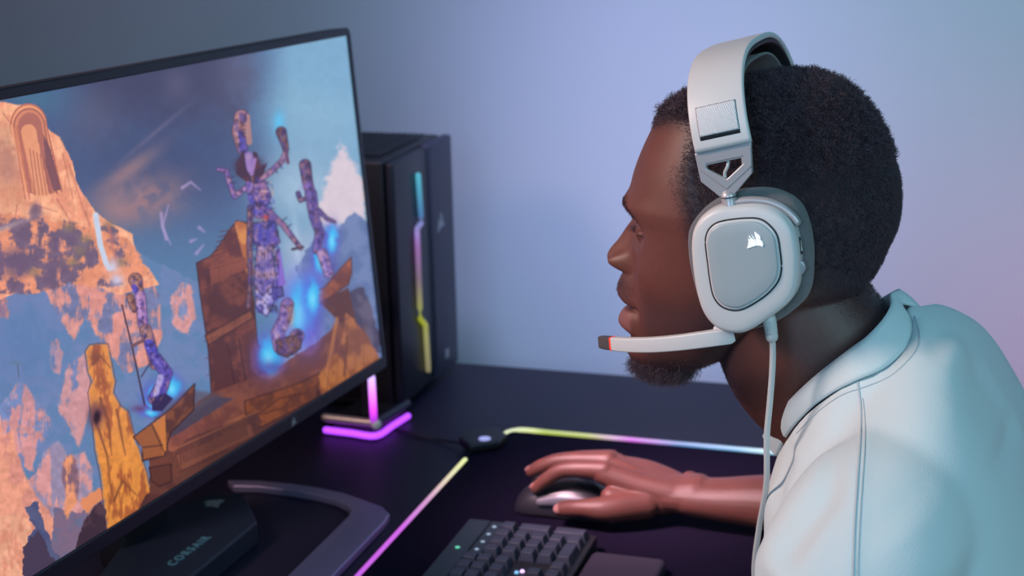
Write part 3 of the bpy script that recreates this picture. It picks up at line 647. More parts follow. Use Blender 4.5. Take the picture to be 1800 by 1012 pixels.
def key(u, row, wu=1, hx=1):
    """u: units leftwards from the right end (far end); row: 0 = function row"""
    y = kby1-.006-(u+wu/2)*U; x = keyrow0+(row-1+(hx-1)/2)*U if row > 0 else kbx0+.0335
    a, b = hx*U/2-.0012, wu*U/2-.0012; z = KZ+.0175
    V = []
    for s, zz in ((1, z), (.98, z+.002), (.76, z+.0095), (.70, z+.0100)):
        aa, bb = a-(1-s)*U/2, b-(1-s)*U/2
        for sx, sy in ((-1, -1), (1, -1), (1, 1), (-1, 1)): V.append((x+sx*aa, y+sy*bb, zz))
    Fc = [(0, 3, 2, 1), (12, 13, 14, 15)]+[(r*4+i, r*4+(i+1) % 4, r*4+4+(i+1) % 4, r*4+4+i) for r in range(3) for i in range(4)]
    o = mesh('keycap', V, Fc, M['key'], kb, smooth=False); bevel(o, .0006, 2, 20)
keys = [(0, 1), (1, 1), (2, 1), (3, 1), (0, 2, 1, 2), (1, 2), (2, 2), (3, 2), (1, 3), (2, 3), (3, 3), (0, 4, 1, 2), (1, 4), (2, 4), (3, 4), (1, 5), (2, 5, 2)]
keys += [(4.25+i, r) for r in (0, 1, 2) for i in range(3)]+[(5.25, 4)]+[(4.25+i, 5) for i in range(3)]
keys += [(7.5+i, 0) for i in range(4)]+[(12+i, 0) for i in range(4)]+[(16.5+i, 0) for i in range(4)]
keys += [(7.5, 1, 2)]+[(9.5+i, 1) for i in range(13)]
keys += [(7.5, 2, 1.5)]+[(9+i, 2) for i in range(12)]
keys += [(7.5, 3, 2.25)]+[(9.75+i, 3) for i in range(11)]
keys += [(7.5, 4, 2.75)]+[(10.25+i, 4) for i in range(10)]
keys += [(7.5, 5, 1.25), (8.75, 5, 1.25), (10, 5, 1.25), (11.25, 5, 1.25), (12.5, 5, 6)]
for kk in keys: key(*kk)
for (px, py), c in (((918, 1004), (214, 170, 240)), ((948, 1009), (200, 160, 235)), ((908, 1006), (60, 130, 170))):
    P = at_z(px, py, KZ+.0185); P[2] = KZ+.0182; mesh('backlight_diode', *ellipsoid_data(P, np.eye(3)*.0024, 12, 8), mat('diode', (.3, .3, .3), .4, emis=srgb(*c), estr=2.0), kb)
wr = thing('wrist_rest', 'dark plum rubber wrist rest in front of the keyboard', 'wrist rest', (-.345, 1.25, KZ))
prism('cushion', prr(-.383, -.306, kby0, 1.425, .008, KZ), (0, 0, .015), M['rest'], wr, .004)

# ------------------------------------------------------------------ mouse
mz = DZ+.0045
gm = thing('computer_mouse', 'dark gaming mouse with a pale glint on its side under the hand', 'mouse', (-.445, 1.552, mz))
rings = []
for t, hw, hz in ((0, .018, .010), (.03, .024, .017), (.12, .029, .026), (.3, .030, .034), (.5, .029, .037), (.68, .030, .036), (.84, .030, .029), (.94, .026, .020), (.99, .019, .011)):
    x = -.502+.112*t
    rings.append([np.array([x, 1.552+hw*np.sign(math.cos(a))*abs(math.cos(a))**.8*(1.0 if math.sin(a) > 0 else .9), mz+max(0.0006, .0006+hz*(math.sin(a)**.9 if math.sin(a) > 0 else 0))]) for a in np.linspace(0, 2*math.pi, 33)[:-1]])
V, Fc = loft_data(rings)
mb = mesh('mouse_shell', V, Fc, mat('mouse_black', (.02, .02, .026), .35), gm); mb.modifiers.new('s', 'SUBSURF').render_levels = 1
M['flank'] = mat('mouse_glint', (.24, .24, .27), .35, .4)  # lit side of the mouse, its glint given as a paler strip
tube('side_glint', [(-.470, 1.5235, mz+.018), (-.445, 1.5222, mz+.023), (-.420, 1.523, mz+.021), (-.401, 1.531, mz+.013)], [(.003, .004), (.003, .007), (.003, .008), (.003, .004)], M['flank'], gm)
prism('scroll_wheel', [(-.478+.010*math.cos(a), 1.548, mz+.027+.010*math.sin(a)) for a in np.linspace(0, 2*math.pi, 25)[:-1]], (0, .007, 0), M['black'], gm, .001)

# ------------------------------------------------------------------ person
SC = .96; aH = math.radians(3)
hf = np.array([-math.cos(aH), math.sin(aH), 0.]); hl = np.array([-math.sin(aH), -math.cos(aH), 0.]); hu = np.array([0, 0, 1.])
HO = at_d(1340, 400, 1.2)
def HP(f, l, u): return HO+hf*f+hl*l+hu*u
def HPX(x, y, L=0.): return at_plane(x, y, HO+hl*L, hl)
def toH(P): r = np.asarray(P)-HO; return r@hf, r@hl, r@hu
per = thing('person', 'man in profile in a pale mint sweatshirt leaning toward the monitor', 'person', (float(HP(-.12, 0, 0)[0]), float(HP(-.12, 0, 0)[1]), .45))

def table(T): T = np.array(sorted(T)); return lambda u: np.interp(u, T[:, 0], T[:, 1])
def smtable(T, k=6):
    T = np.array(sorted(T)); C = catmull(T, k); o = np.argsort(C[:, 0]); C = C[o]; return lambda u: np.interp(u, C[:, 0], C[:, 1])
F_full = smtable([(.1249, -.0287), (.1240, -.010), (.1203, .0085), (.1170, .0280), (.1125, .0475), (.1038, .0682), (.0956, .0812), (.0864, .0862), (.077, .0900), (.0628, .0965), (.0462, .1027), (.0319, .1067), (.0231, .1110), (.0173, .1122), (.0088, .1090), (.0032, .1068), (-.0067, .1136), (-.0158, .1195), (-.0229, .1255), (-.0295, .1295), (-.0350, .1291), (-.0376, .1270), (-.0391, .1225), (-.0399, .1165), (-.0406, .1125), (-.0468, .1167), (-.0553, .1197), (-.0612, .1193), (-.0663, .1153), (-.0699, .1100), (-.0730, .1135), (-.0773, .1169), (-.0835, .1194), (-.0883, .1174), (-.0914, .1125), (-.095, .1078), (-.1016, .1092), (-.1090, .1105), (-.1150, .1082), (-.1205, .1020), (-.1245, .0930), (-.1262, .0850)])
F_base = smtable([(.1249, -.0287), (.1240, -.010), (.1203, .0085), (.1170, .0280), (.1125, .0475), (.1038, .0682), (.0956, .0812), (.0864, .0862), (.077, .0900), (.0628, .0965), (.0462, .1027), (.0319, .1060), (.0231, .1085), (.0173, .1090), (.0088, .1070), (.0032, .1060), (-.02, .1070), (-.0405, .1095), (-.055, .1090), (-.0699, .1075), (-.09, .1055), (-.1016, .1070), (-.1090, .1085), (-.1150, .1062), (-.1205, .1005), (-.1245, .0925), (-.1262, .0850)])
B_ = smtable([(.1249, -.0287), (.1244, -.0380), (.1216, -.0463), (.1133, -.0639), (.1006, -.0772), (.0835, -.0898), (.0662, -.0978), (.0509, -.1039), (.0333, -.1072), (.0154, -.1070), (.0017, -.1046), (-.0077, -.1006), (-.0263, -.0935), (-.045, -.080), (-.06, -.045), (-.08, -.012), (-.1, .010), (-.115, .035), (-.122, .056), (-.1262, .076)])
W_ = smtable([(.1249, .002), (.1230, .022), (.1180, .040), (.11, .053), (.095, .065), (.075, .0735), (.05, .0775), (.02, .0780), (0, .0755), (-.02, .0725), (-.04, .0680), (-.06, .0620), (-.075, .0575), (-.09, .0500), (-.105, .0405), (-.116, .0290), (-.123, .020), (-.1262, .006)])
C_ = smtable([(.1249, -.0287), (.10, -.018), (.05, -.016), (0, -.008), (-.04, .004), (-.07, .018), (-.10, .045), (-.118, .062), (-.1262, .081)])
EYE_U, EYE_L, EYE_F = -.0010, .0300, .0822
def head_grid(full=True, k=420, nr=330, feat=True):
    us = np.concatenate([np.linspace(-.1261, .118, nr), .118+(.1247-.118)*np.sin(np.linspace(0, math.pi/2, 18))[1:]])
    th = np.linspace(0, 2*math.pi, k+1)[:-1]
    u = us[:, None]+0*th[None]; c, s = np.cos(th)[None]+0*u, np.sin(th)[None]+0*u
    Fb, Ff, B, Wd, Cc = F_base(us)[:, None], F_full(us)[:, None], B_(us)[:, None], W_(us)[:, None], C_(us)[:, None]
    pn = np.interp(us, [-.13, -.09, -.05, .02, .06, .13], [2.0, 2.05, 2.25, 2.35, 2.2, 2.0])[:, None]
    cs = np.sign(c)*np.abs(c)**(2/pn); sn = np.sign(s)*np.abs(s)**(2/pn)
    f = np.where(c >= 0, Cc+(Fb-Cc)*cs, Cc+(Cc-B)*cs); l = Wd*sn
    if feat:
        front = sm(.0, .05, f-Cc); al = np.abs(l)
        # eye sockets, brow, cheek
        f = f-front*.0060*gau(al-.029, .0125)*gau(u-(EYE_U+.001), .012)
        f = f-front*.0040*gau(al-.017, .007)*gau(u-(EYE_U+.000), .012)
        f = f+front*.0032*gau(al-.028, .022)*gau(u-.0190, .0075)
        f = f+front*.0022*gau(al-.045, .016)*gau(u+.030, .014)
        f = f-front*.0030*gau(al-.048, .014)*gau(u+.066, .020)
        # lips and nose by the traced midline
        P = Ff-Fb; lipz = sm(-.0395, -.0425, us)[:, None]*sm(-.098, -.093, us)[:, None]
        gl = np.clip(1-(al/.0275)**2.4, 0, 1)**.75
        muz = np.where(P > 0, P, P)
        f = f+lipz*muz*gl
        nz = (1-sm(-.0395, -.0425, us)[:, None])*sm(.045, .0, us)[:, None]
        wn = np.interp(us, [-.040, -.034, -.026, -.015, 0, .015, .03], [.0100, .0118, .0125, .0108, .0080, .012, .024])[:, None]
        f = f+nz*np.maximum(P, -.01)*np.exp(-(al/wn)**2.3)
        f = f+(1-nz)*(1-lipz)*P*gau(al, .02)
        # nostril wings
        low = sm(-.0420, -.0392, u)
        f = f+.0150*gau(al-.0158, .0056)*gau(u+.0325, .0078)*low
        f = f-.0045*gau(al-.0240, .0032)*gau(u+.032, .010)
        f = f-.0022*gau(al-.0235, .006)*sm(-.03, -.045, u)*sm(-.085, -.06, u)
        f = f-.0050*gau(al-.033, .012)*gau(u+.034, .022)*front
        # mouth corners and crease
        f = f-.0050*gau(al-.0265, .0045)*gau(u+.0715, .0045)
        f = f-.0075*gau(u+.0703, .0014)*(1-sm(.021, .026, al))*front
        f = f+.0020*gau(al-.013, .012)*gau(u+.112, .012)
    return HO+hf*(f*SC)[..., None]+hl*(l*SC)[..., None]+hu*(u*SC)[..., None], us, th
G3, us_, th_ = head_grid()
head = loft_data([list(r) for r in G3])
# neck (a: across the profile, b: sideways)
def HS(f, l, u): return HP(f*SC, l*SC, u*SC)
neck = tube_data([HS(-.018, 0, -.045), HS(-.030, 0, -.080), HS(-.047, 0, -.110), HS(-.075, 0, -.150), HS(-.112, 0, -.195)],
                 [(.058, .054), (.066, .057), (.0680, .057), (.059, .049), (.050, .050)], 64, hl, 10)
lar = ellipsoid_data(HS(.008, 0, -.143), [hf*.012, hl*.010, hu*.018])
STN = [((1362, 800), (1584, 530), .070), ((1366, 835), (1650, 556), .104), ((1368, 890), (1718, 612), .155), ((1362, 985), (1778, 708), .188), ((1370, 1110), (1850, 860), .194), ((1420, 1300), (1930, 1100), .195), ((1460, 1560), (1960, 1450), .185)]
def station(fp, bp, w, k, grow=1., n=2.3):
    A, Bk = HPX(*fp), HPX(*bp); c = (A+Bk)/2; e = (A-Bk)/2*grow; w = w*grow; out = []
    for i in range(k):
        a = 2*math.pi*i/k; ca, sa = math.cos(a), math.sin(a)
        out.append(c+e*np.sign(ca)*abs(ca)**(2/n)+hl*w*np.sign(sa)*abs(sa)**(2/n))
    return out
tor = loft_data([station(f_, b_, w, 64, .84) for f_, b_, w in STN[1:]])
def limb(P, R, side=(0, 0, 1), k=28): return tube_data(P, R, k, side, 8)
# right hand on the mouse; positions are joints
Wr = np.array([-.318, 1.548, .787]); Fo = np.array([-.226, 1.545, .790]); Elb = np.array([-.062, 1.50, .805])
ShR = HPX(1490, 800, -.165)
Z_ = (0, 0, 1)
def hand_parts():
    fing = dict(
        index=([(-.398, 1.532, .8145), (-.441, 1.530, .8115), (-.462, 1.5295, .7985), (-.4745, 1.529, .787)], (.0105, .0088, .0080, .0066)),
        middle=([(-.399, 1.552, .8175), (-.449, 1.552, .8130), (-.473, 1.552, .8045), (-.487, 1.552, .796)], (.0108, .0088, .0080, .0066)),
        ring=([(-.400, 1.5705, .8125), (-.446, 1.574, .8060), (-.466, 1.576, .791), (-.476, 1.577, .777)], (.0102, .0084, .0076, .0064)),
        little=([(-.397, 1.5865, .8040), (-.430, 1.592, .794), (-.446, 1.594, .781), (-.453, 1.595, .769)], (.0092, .0074, .0067, .0058)),
        thumb=([(-.352, 1.530, .781), (-.388, 1.508, .7805), (-.414, 1.503, .7805), (-.434, 1.506, .7765), (-.4405, 1.507, .774)], (.0170, .0142, .0100, .0090, .0078)))
    parts, tips = [], {}
    for n, (P, R) in fing.items():
        parts.append((P, list(R), (0, 1, 0))); tips[n] = (np.array(P[-2]), np.array(P[-1]), R[-1])
    for y0, y1, z1, r in ((1.540, 1.533, .8110, .0125), (1.547, 1.552, .8135, .0125), (1.556, 1.569, .8085, .0120), (1.562, 1.584, .8010, .0108)):
        parts.append(([(-.325, y0, .790), (-.360, (y0+y1)/2, .798), (-.400, y1, z1)], [.0165, .0150, r], (0, 1, 0)))
    parts.append(([(-.335, 1.543, .786), (-.365, 1.535, .786), (-.388, 1.520, .789)], [.020, .017, .011], (0, 1, 0)))
    parts.append(([(-.335, 1.556, .785), (-.365, 1.565, .786), (-.390, 1.572, .792)], [.018, .016, .011], (0, 1, 0)))
    parts.append(([(-.300, 1.550, .790), (-.316, 1.549, .788), (-.340, 1.549, .789)], [(.0215, .027), (.0205, .0265), (.019, .0265)], (0, 1, 0)))
    return parts, tips
hp_, tips = hand_parts()
shift = np.array([.02, 0, .024])
def mirL(p): p = np.asarray(p, float); return np.array([p[0], 1.165-(p[1]-1.548), p[2]])+shift
parts = [head, neck, tor]
parts.append(ellipsoid_data((-.3115, 1.5715, .796), [np.array([.010, 0, 0]), np.array([0, .008, 0]), np.array([0, 0, .010])]))
parts.append(limb([Wr+[.01, 0, 0], Wr+[.04, -.001, .000], Fo, Fo+[.06, -.012, .004], Elb], [(.0205, .0265), (.0225, .0275), (.0285, .032), (.036, .038), (.040, .042)], (0, 1, 0)))
parts.append(limb([Elb, (Elb+ShR)/2+np.array([.005, 0, -.005]), ShR], [.038, .042, .040], hl))
for P, R, s in hp_:
    parts.append(limb(P, R, s, 20)); parts.append(limb([mirL(p) for p in P], R, s, 14))
WrL, ElL = mirL(Wr), np.array([-.075, 1.000, .835]); ShL = HPX(1570, 960, .130)
parts.append(limb([WrL+[.01, 0, 0], (WrL+ElL)/2, ElL], [(.0205, .0265), (.034, .036), .040], (0, 1, 0)))
parts.append(limb([ElL, (ElL+ShL)/2, ShL], [.038, .040, .036], hl))
bme = union('body', parts, .0012, 3)

# hair region (traced hairline in profile, head units)
HAIR_PX = [(1158, 206), (1172, 209), (1190, 212), (1206, 219), (1212, 234), (1206, 262), (1199, 295), (1199, 330), (1208, 365), (1222, 410), (1240, 460), (1268, 500), (1300, 495), (1400, 490), (1440, 503), (1500, 516), (1553, 520), (1640, 480), (1650, 60), (1100, 60), (1100, 170), (1140, 200)]
HAIR_L = [0, .030, .045, .055, .060, .064, .067, .068, .070, .070, .070, .070, .068, .062, .058, .045, 0, 0, 0, 0, 0, 0]
HAIR = [toH(HPX(x, y, L)) for (x, y), L in zip(HAIR_PX, HAIR_L)]; HAIR = [(a, c) for a, b, c in HAIR]
def hair_depth(P):
    f, l, u = toH(P); ins = inpoly(f, u, HAIR); d = np.full(f.shape, 9.)
    for i in range(len(HAIR)): d = np.minimum(d, dist_seg(f, u, HAIR[i], HAIR[(i+1) % len(HAIR)])[0])
    return np.where(ins, d, -d)
Vb = verts_of(bme); Nb = normals_of(bme)
f, l, u = toH(Vb); f, l, u = f/SC, l/SC, u/SC
headm = (u > -.14) & (f > -.13) & (f < .14) & (np.abs(l) < .1) & (Vb[:, 0] < HO[0]+.16) & (Vb[:, 2] > HO[2]-.14)
hd = np.full(len(Vb), -9.); hd[headm] = hair_depth(Vb[headm])
ins = sm(0, .014, hd)*(.0018+.0030*sm(.02, .10, u)); Vb = Vb-Nb*ins[:, None]
# eyelids
for sgn in (1, -1):
    E = np.array([EYE_F, EYE_L*sgn, EYE_U]); q = np.stack([f, l, u], -1)-E; r = np.linalg.norm(q, axis=1)+1e-9
    sel = headm & (r < .024) & (q[:, 0] > -.004)
    d = q/r[:, None]; el = np.degrees(np.arcsin(np.clip(d[:, 2], -1, 1))); az = np.degrees(np.arctan2(d[:, 1]*sgn, d[:, 0]))  # + = outwards
    axn = np.clip((az+2)/36, -1, 1); up_l = 9*np.sqrt(1-axn**2)-5; lo_l = -9*np.sqrt(1-axn**2)-6
    inside = (np.abs(axn) < 1)*sm(-1.5, 2.5, up_l-el)*sm(-1.5, 2.5, el-lo_l)
    want = .0137+.0008*gau(el-up_l-3, 4)+.0005*gau(el-lo_l+3, 3)-.0011*gau(el-up_l-11, 3.5); want = want*(1-inside)+.0102*inside
    LASH = (LASH if sgn < 0 else 0)+(r < .02)*(q[:, 0] > 0)*headm*sm(1.25, 1.0, np.abs(axn))*np.maximum(gau(el-up_l, 3.2), .6*gau(el-lo_l, 2.2))
    wgt = sm(.022, .0150, r)*sm(100, 80, az)*sm(-75, -50, az)*sm(70, 46, np.abs(el)); wgt = np.maximum(wgt, inside*(r < .02))
    nr = r+(want-r)*wgt
    nr = np.where(sel, nr, r); Vb = Vb+(hf*d[:, :1]+hl*d[:, 1:2]+hu*d[:, 2:])*((nr-r)*SC)[:, None]
# nostril hollows
for sgn in (1, -1):
    rr = (((f-.1175)/.006)**2+((l-sgn*.0075)/.0038)**2+((u+.0400)/.0035)**2)
    Vb = Vb+hu*(.0045*np.exp(-rr))[:, None]
set_verts(bme, Vb)
# skin colours, with some shade and highlight painted in
n1 = fbm(Vb*55, 3); n2 = fbm(Vb*420, 2)
LASH = np.clip(LASH, 0, 1)
skin = np.array([.130, .046, .035]); C = np.tile(skin, (len(Vb), 1))*(.86+.28*n1[:, None])*(.93+.14*n2[:, None])
def mixc(c, a):
    global C
    C = C+(np.array(c)-C)*np.clip(a, 0, 1)[:, None]
al = np.abs(l)
hm = headm.astype(float)
mixc((.200, .085, .060), hm*gau(l, .03)*gau(u+.028, .016)*sm(.09, .115, f)*.45)              # nose, lighter: its highlight is put into the colour
lipm = hm*sm(.100, .104, f)*(1-sm(.022, .027, al))
mixc((.120, .050, .046), lipm*sm(-.0535, -.0575, u)*sm(-.0708, -.066, u)*.8); mixc((.240, .100, .090), lipm*sm(-.0712, -.075, u)*sm(-.0915, -.087, u)*.8)
mixc((.012, .006, .006), lipm*gau(u+.0703, .0016)*sm(.116, .110, f))
mixc((.02, .008, .008), hm*np.exp(-(((f-.1165)/.0075)**2+((al-.0100)/.0055)**2+((u+.0400)/.0036)**2)**2)*1.3)  # nostril shade painted dark
stub = hm*np.maximum(gau(u+.050, .008)*gau(al-.014, .014)*sm(.09, .105, f)*.75, 0)              # moustache
mixc((.030, .018, .018), stub*(.75+.5*(n2-.5)))
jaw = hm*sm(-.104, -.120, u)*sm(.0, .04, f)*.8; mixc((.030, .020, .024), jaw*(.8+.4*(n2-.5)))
mixc((.045, .027, .032), hm*sm(-.035, -.070, u)*sm(.098, .080, f)*sm(-.01, .02, f)*.62*(.8+.4*n1)+hm*sm(.055, .02, f)*sm(-.03, .0, f)*sm(.05, .0, u)*.35)  # shaved stubble tone, deepened for the ear cup's shade on the cheek
mixc((.024, .017, .021), sm(-.012, .004, hd+.004*(n1-.5))*.93)
mixc((.040, .026, .030), hm*sm(-.034, .002, hd+.006*(n1-.5))*sm(.02, -.03, f)*(hd > -8)*.85)
C = C*(1-.30*sm(-.055, -.075, u)*sm(.05, .0, f)*(f > -.2)*(np.abs(l) < .1)*(Vb[:, 2] > HO[2]-.25)*(np.hypot(Vb[:, 0]-HO[0], Vb[:, 1]-HO[1]) < .2))[:, None]  # neck darkened: shade under the headset put into the skin colour
mixc((.060, .036, .036), hm*sm(-.05, -.012, hd)*sm(.0, -.03, f)*.55*(hd < 0))
mixc((.012, .007, .008), LASH*.95); mixc((.06, .028, .026), hm*gau(al-.030, .013)*gau(u-(EYE_U+.0075), .004)*sm(.07, .08, f)*.6)  # dark lash line, then the lid crease shade painted in
mixc((.03, .018, .016), hm*gau(al-.030, .015)*gau(u-(EYE_U+.0125), .0022)*sm(.08, .09, f)*0)
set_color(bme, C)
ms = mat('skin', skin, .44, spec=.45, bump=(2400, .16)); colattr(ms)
b_ = ms.node_tree.nodes['Principled BSDF']; b_.inputs['Subsurface Weight'].default_value = .12; b_.inputs['Subsurface Radius'].default_value = (.8, .25, .15); b_.inputs['Subsurface Scale'].default_value = .006
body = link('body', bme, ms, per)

# eyes
for sgn in (1, -1):
    e = mesh('eye', *ellipsoid_data(HS(EYE_F, EYE_L*sgn, EYE_U), [hf*.0119*SC, hl*.0119*SC, hu*.0119*SC], 40, 28), M['eye'], per)
    gz = nrm(hf*.97+hl*(-.10)*sgn*0-hu*.12); cc = HS(EYE_F, EYE_L*sgn, EYE_U)+gz*.0102*SC
    mesh('iris', *ellipsoid_data(cc, [np.cross(gz, hl)*.0056, hl*.0056, gz*.0026], 28, 12), M['iris'], e)

# ---- curly strands
def strands(name, roots, nors, length, mt, parent, rad=.00016, curl=.0011, seg=6, lean=None, lean_w=.0, seed=1, label=None, clump=0.):
    rg = np.random.default_rng(seed); n = len(roots)
    t = np.linspace(0, 1, seg)[None, :, None]
    rv = rg.normal(size=(n, 3)); a = np.cross(nors, rv); a /= np.linalg.norm(a, axis=1)[:, None]+1e-9; b = np.cross(nors, a)
    L = length*(.7+.6*rg.random(n)); ph = rg.random(n)*6.28; w = (5+4*rg.random(n))
    d = nors.copy()
    if lean is not None: d = d+lean*lean_w
    nv = np.stack([vnoise3(roots*260+q) for q in (3.1, 19.7, 41.3)], 1)-.5; d = d+nv*2.2*clump
    d = d+rg.normal(size=(n, 3))*.25; d /= np.linalg.norm(d, axis=1)[:, None]
    ang = ph[:, None, None]+w[:, None, None]*t
    P = roots[:, None, :]+d[:, None, :]*L[:, None, None]*t+(a[:, None, :]*(np.cos(ang)-np.cos(ph)[:, None, None])+b[:, None, :]*(np.sin(ang)-np.sin(ph)[:, None, None]))*curl*(.3+.7*t)
    hc = bpy.data.hair_curves.new(name); hc.add_curves([seg]*n)
    hc.points.foreach_set('position', P.reshape(-1).astype(np.float32))
    R = np.tile(rad*(1-.6*np.linspace(0, 1, seg)), n).astype(np.float32); hc.points.foreach_set('radius', R)
    o = bpy.data.objects.new(name, hc); scene.collection.objects.link(o); hc.materials.append(mt)
    o.parent = parent; o.matrix_parent_inverse = world_of(parent).inverted(); o['kind'] = 'stuff'
    if label: o['label'] = label
    return o
def sample_tris(V, Q, wts, n, seed):
    rg = np.random.default_rng(seed); A, B, D = V[Q[:, 0]], V[Q[:, 1]], V[Q[:, 2]]
    ar = np.linalg.norm(np.cross(B-A, D-A), axis=1)*wts; i = rg.choice(len(Q), n, p=ar/ar.sum())
    r1, r2 = rg.random(n), rg.random(n); s = r1**.5; P = A[i]*(1-s)[:, None]+B[i]*(s*(1-r2))[:, None]+D[i]*(s*r2)[:, None]
    N = np.cross(B[i]-A[i], D[i]-A[i]); N /= np.linalg.norm(N, axis=1)[:, None]+1e-12
    c = V.mean(0); N *= np.sign(np.sum(N*(P-c), 1))[:, None]; return P, N

# hair cap: closed short hair following the skull, with combed waves
Gc, usc, thc = head_grid(feat=False, k=520, nr=420)
nr_, kk_ = Gc.shape[:2]
dA = np.roll(Gc, -1, 1)-np.roll(Gc, 1, 1); dB = np.gradient(Gc, axis=0); Nc = np.cross(dA, dB); Nc /= np.linalg.norm(Nc, axis=2)[..., None]+1e-9
cen_ = HP(0, 0, .01); Nc *= np.sign(np.sum(Nc*(Gc-cen_), 2))[..., None]
hdc = hair_depth(Gc.reshape(-1, 3)).reshape(nr_, kk_)
fq, lq, uq = toH(Gc); crown = np.sqrt((fq+.055)**2+(lq*1.1)**2+(uq-.095)**2)
wv = np.sin((crown+.016*(fbm(Gc*38, 2)-.5))*2*math.pi/.0095)
topw = sm(.045, .085, uq)
disp = -.0018+.0019*wv*topw+.0030*(fbm(Gc*260, 3)-.5)*(.5+.9*topw)
Gc = Gc+Nc*disp[..., None]
I = np.arange(nr_*kk_).reshape(nr_, kk_); ok = hdc > .0035
J = np.roll(I, -1, 1); okq = ok[:-1] & ok[1:] & np.roll(ok, -1, 1)[:-1] & np.roll(ok, -1, 1)[1:]
Q = np.stack([I[:-1], J[:-1], J[1:], I[1:]], -1)[okq]
capV = Gc.reshape(-1, 3); usedv = np.unique(Q); remap = -np.ones(len(capV), int); remap[usedv] = np.arange(len(usedv))
Vc = list(capV[usedv]); Fc = [tuple(q) for q in remap[Q]]
tb = len(Vc); Vc.append(capV[I[-1]].mean(0)); Fc += [(tb, remap[I[-1, i]], remap[I[-1, (i+1) % kk_]]) for i in range(kk_)]
hair = mesh('hair', Vc, Fc, M['hair'], per); so = hair.modifiers.new('t', 'SOLIDIFY'); so.thickness = .0012; so.offset = -1
hair['label'] = 'short black wavy cropped hair'
Qa = np.concatenate([Q[:, [0, 1, 2]], Q[:, [0, 2, 3]]])
hdf = hdc.reshape(-1)[Qa[:, 0]]; uf = uq.reshape(-1)[Qa[:, 0]]; lf = lq.reshape(-1)[Qa[:, 0]]
wts = (.35+.65*sm(0, .02, hdf))*np.where(lf > -.035, 1, .25)
P, N = sample_tris(capV, Qa, wts, 52000, 3)
fu, ll, uu = toH(P); tp = sm(.03, .085, uu)
topm = tp > .5
strands('hair_strands', P[topm], N[topm], .0050, M['strand'], hair, .00019, .0011, 7, seed=2, clump=1.)
strands('hair_strands', P[~topm]+N[~topm]*.0002, N[~topm], .0022, M['strand'], hair, .00014, .0005, 5, lean=np.array([0, 0, -1.]), lean_w=.5, seed=3, clump=.7)
# fuzz at the hairline and sideburns, beard, brows from the body surface
T = np.empty(len(bme.polygons)*4, np.int32) if all(len(p.vertices) == 4 for p in bme.polygons) else None
if T is not None: bme.polygons.foreach_get('vertices', T); T = T.reshape(-1, 4)
else: T = np.array([tuple(p.vertices)[:4] if len(p.vertices) >= 4 else tuple(p.vertices)+(p.vertices[0],) for p in bme.polygons])
T3 = np.concatenate([T[:, [0, 1, 2]], T[:, [0, 2, 3]]]); i0 = T3[:, 0]
def grow(name, w, n, length, rad, curl, lean, lw, seed, parent=per, label=None, seg=6):
    keep = w[i0] > .02; Q_ = T3[keep]; P, _ = sample_tris(Vb, Q_, w[i0][keep], n, seed)
    rgx = np.random.default_rng(seed); _P = P
    A = Vb[Q_[:, 0]]
    # nearest normal through the same draw
    rg = np.random.default_rng(seed); B, D = Vb[Q_[:, 1]], Vb[Q_[:, 2]]; A = Vb[Q_[:, 0]]
    ar = np.linalg.norm(np.cross(B-A, D-A), axis=1)*w[i0][keep]; i = rg.choice(len(Q_), n, p=ar/ar.sum()); Nn = Nb[Q_[i, 0]]
    return strands(name, P, Nn, length, M['strand'], parent, rad, curl, seg, lean=lean, lean_w=lw, seed=seed, label=label)
grow('hairline_fuzz', hm*np.maximum(sm(-.006, .003, hd), sm(-.020, .0, hd)*(f < -.02)*.6)*sm(.016, .006, hd), 9000, .0020, .00012, .0004, -hu, .4, 11, parent=hair)
grow('hairline_fuzz', hm*sm(-.016, -.002, hd)*(hd < .002)*sm(.06, .0, np.abs(f-.05))*(u < .06)*(u > -.02), 1500, .0011, .00008, .0002, -hu, 1., 12, parent=hair)
beardw = hm*sm(.050, .064, f)*gau(al, .026)*sm(-.113, -.120, u)
beard = grow('beard', beardw, 2600, .0105, .00013, .0021, nrm(-hu+hf*.25), 1.1, 13, label='short black curly goatee under the chin', seg=9)
grow('stubble', hm*np.maximum(stub*1.2, sm(-.098, -.120, u)*sm(.0, .04, f)*.5), 2600, .0014, .00009, .0003, -hu, 1.2, 14)
for sg in (1, -1):
    browl = .008+0*l; line_u = .0185+.0035*gau(al-.026, .014)-.008*sm(.032, .048, al)
    bw = hm*gau(u-line_u, .0030)*sm(.009, .014, al)*sm(.047, .040, al)*(l*sg > 0)*sm(.07, .08, f)
    grow('eyebrow', bw, 260, .0045, .00009, .0006, nrm(hl*sg-hf*.6), 3.0, 15+(sg > 0))
# lashes
for sg in (1, -1):
    rt_, nn = [], []
    for az in np.linspace(-32, 32, 44):
        axn = (az+2)/36; el = 9*math.sqrt(max(0, 1-axn**2))-4.4
        a, e = math.radians(az), math.radians(el); d = hf*math.cos(e)*math.cos(a)+hl*sg*math.cos(e)*math.sin(a)+hu*math.sin(e)
        rt_.append(HS(EYE_F, EYE_L*sg, EYE_U)+d*.0139*SC); nn.append(nrm(d+hu*.25))
    strands('eyelashes', np.array(rt_), np.array(nn), .0062, M['strand'], per, .00011, .0004, 6, seed=21)
# nails
for n in ('index', 'middle', 'thumb'):
    A_, B2, r = tips[n]; d = nrm(B2-A_); upn = np.array([0, 0, 1.]) if n != 'thumb' else nrm([-.1, -.75, .6]); upn = nrm(upn-d*np.dot(upn, d)); sd = np.cross(d, upn)
    mesh('fingernail', *ellipsoid_data(B2+upn*r*.72, [d*.0062, sd*r*.68, upn*r*.34], 18, 10), M['nail'], per)

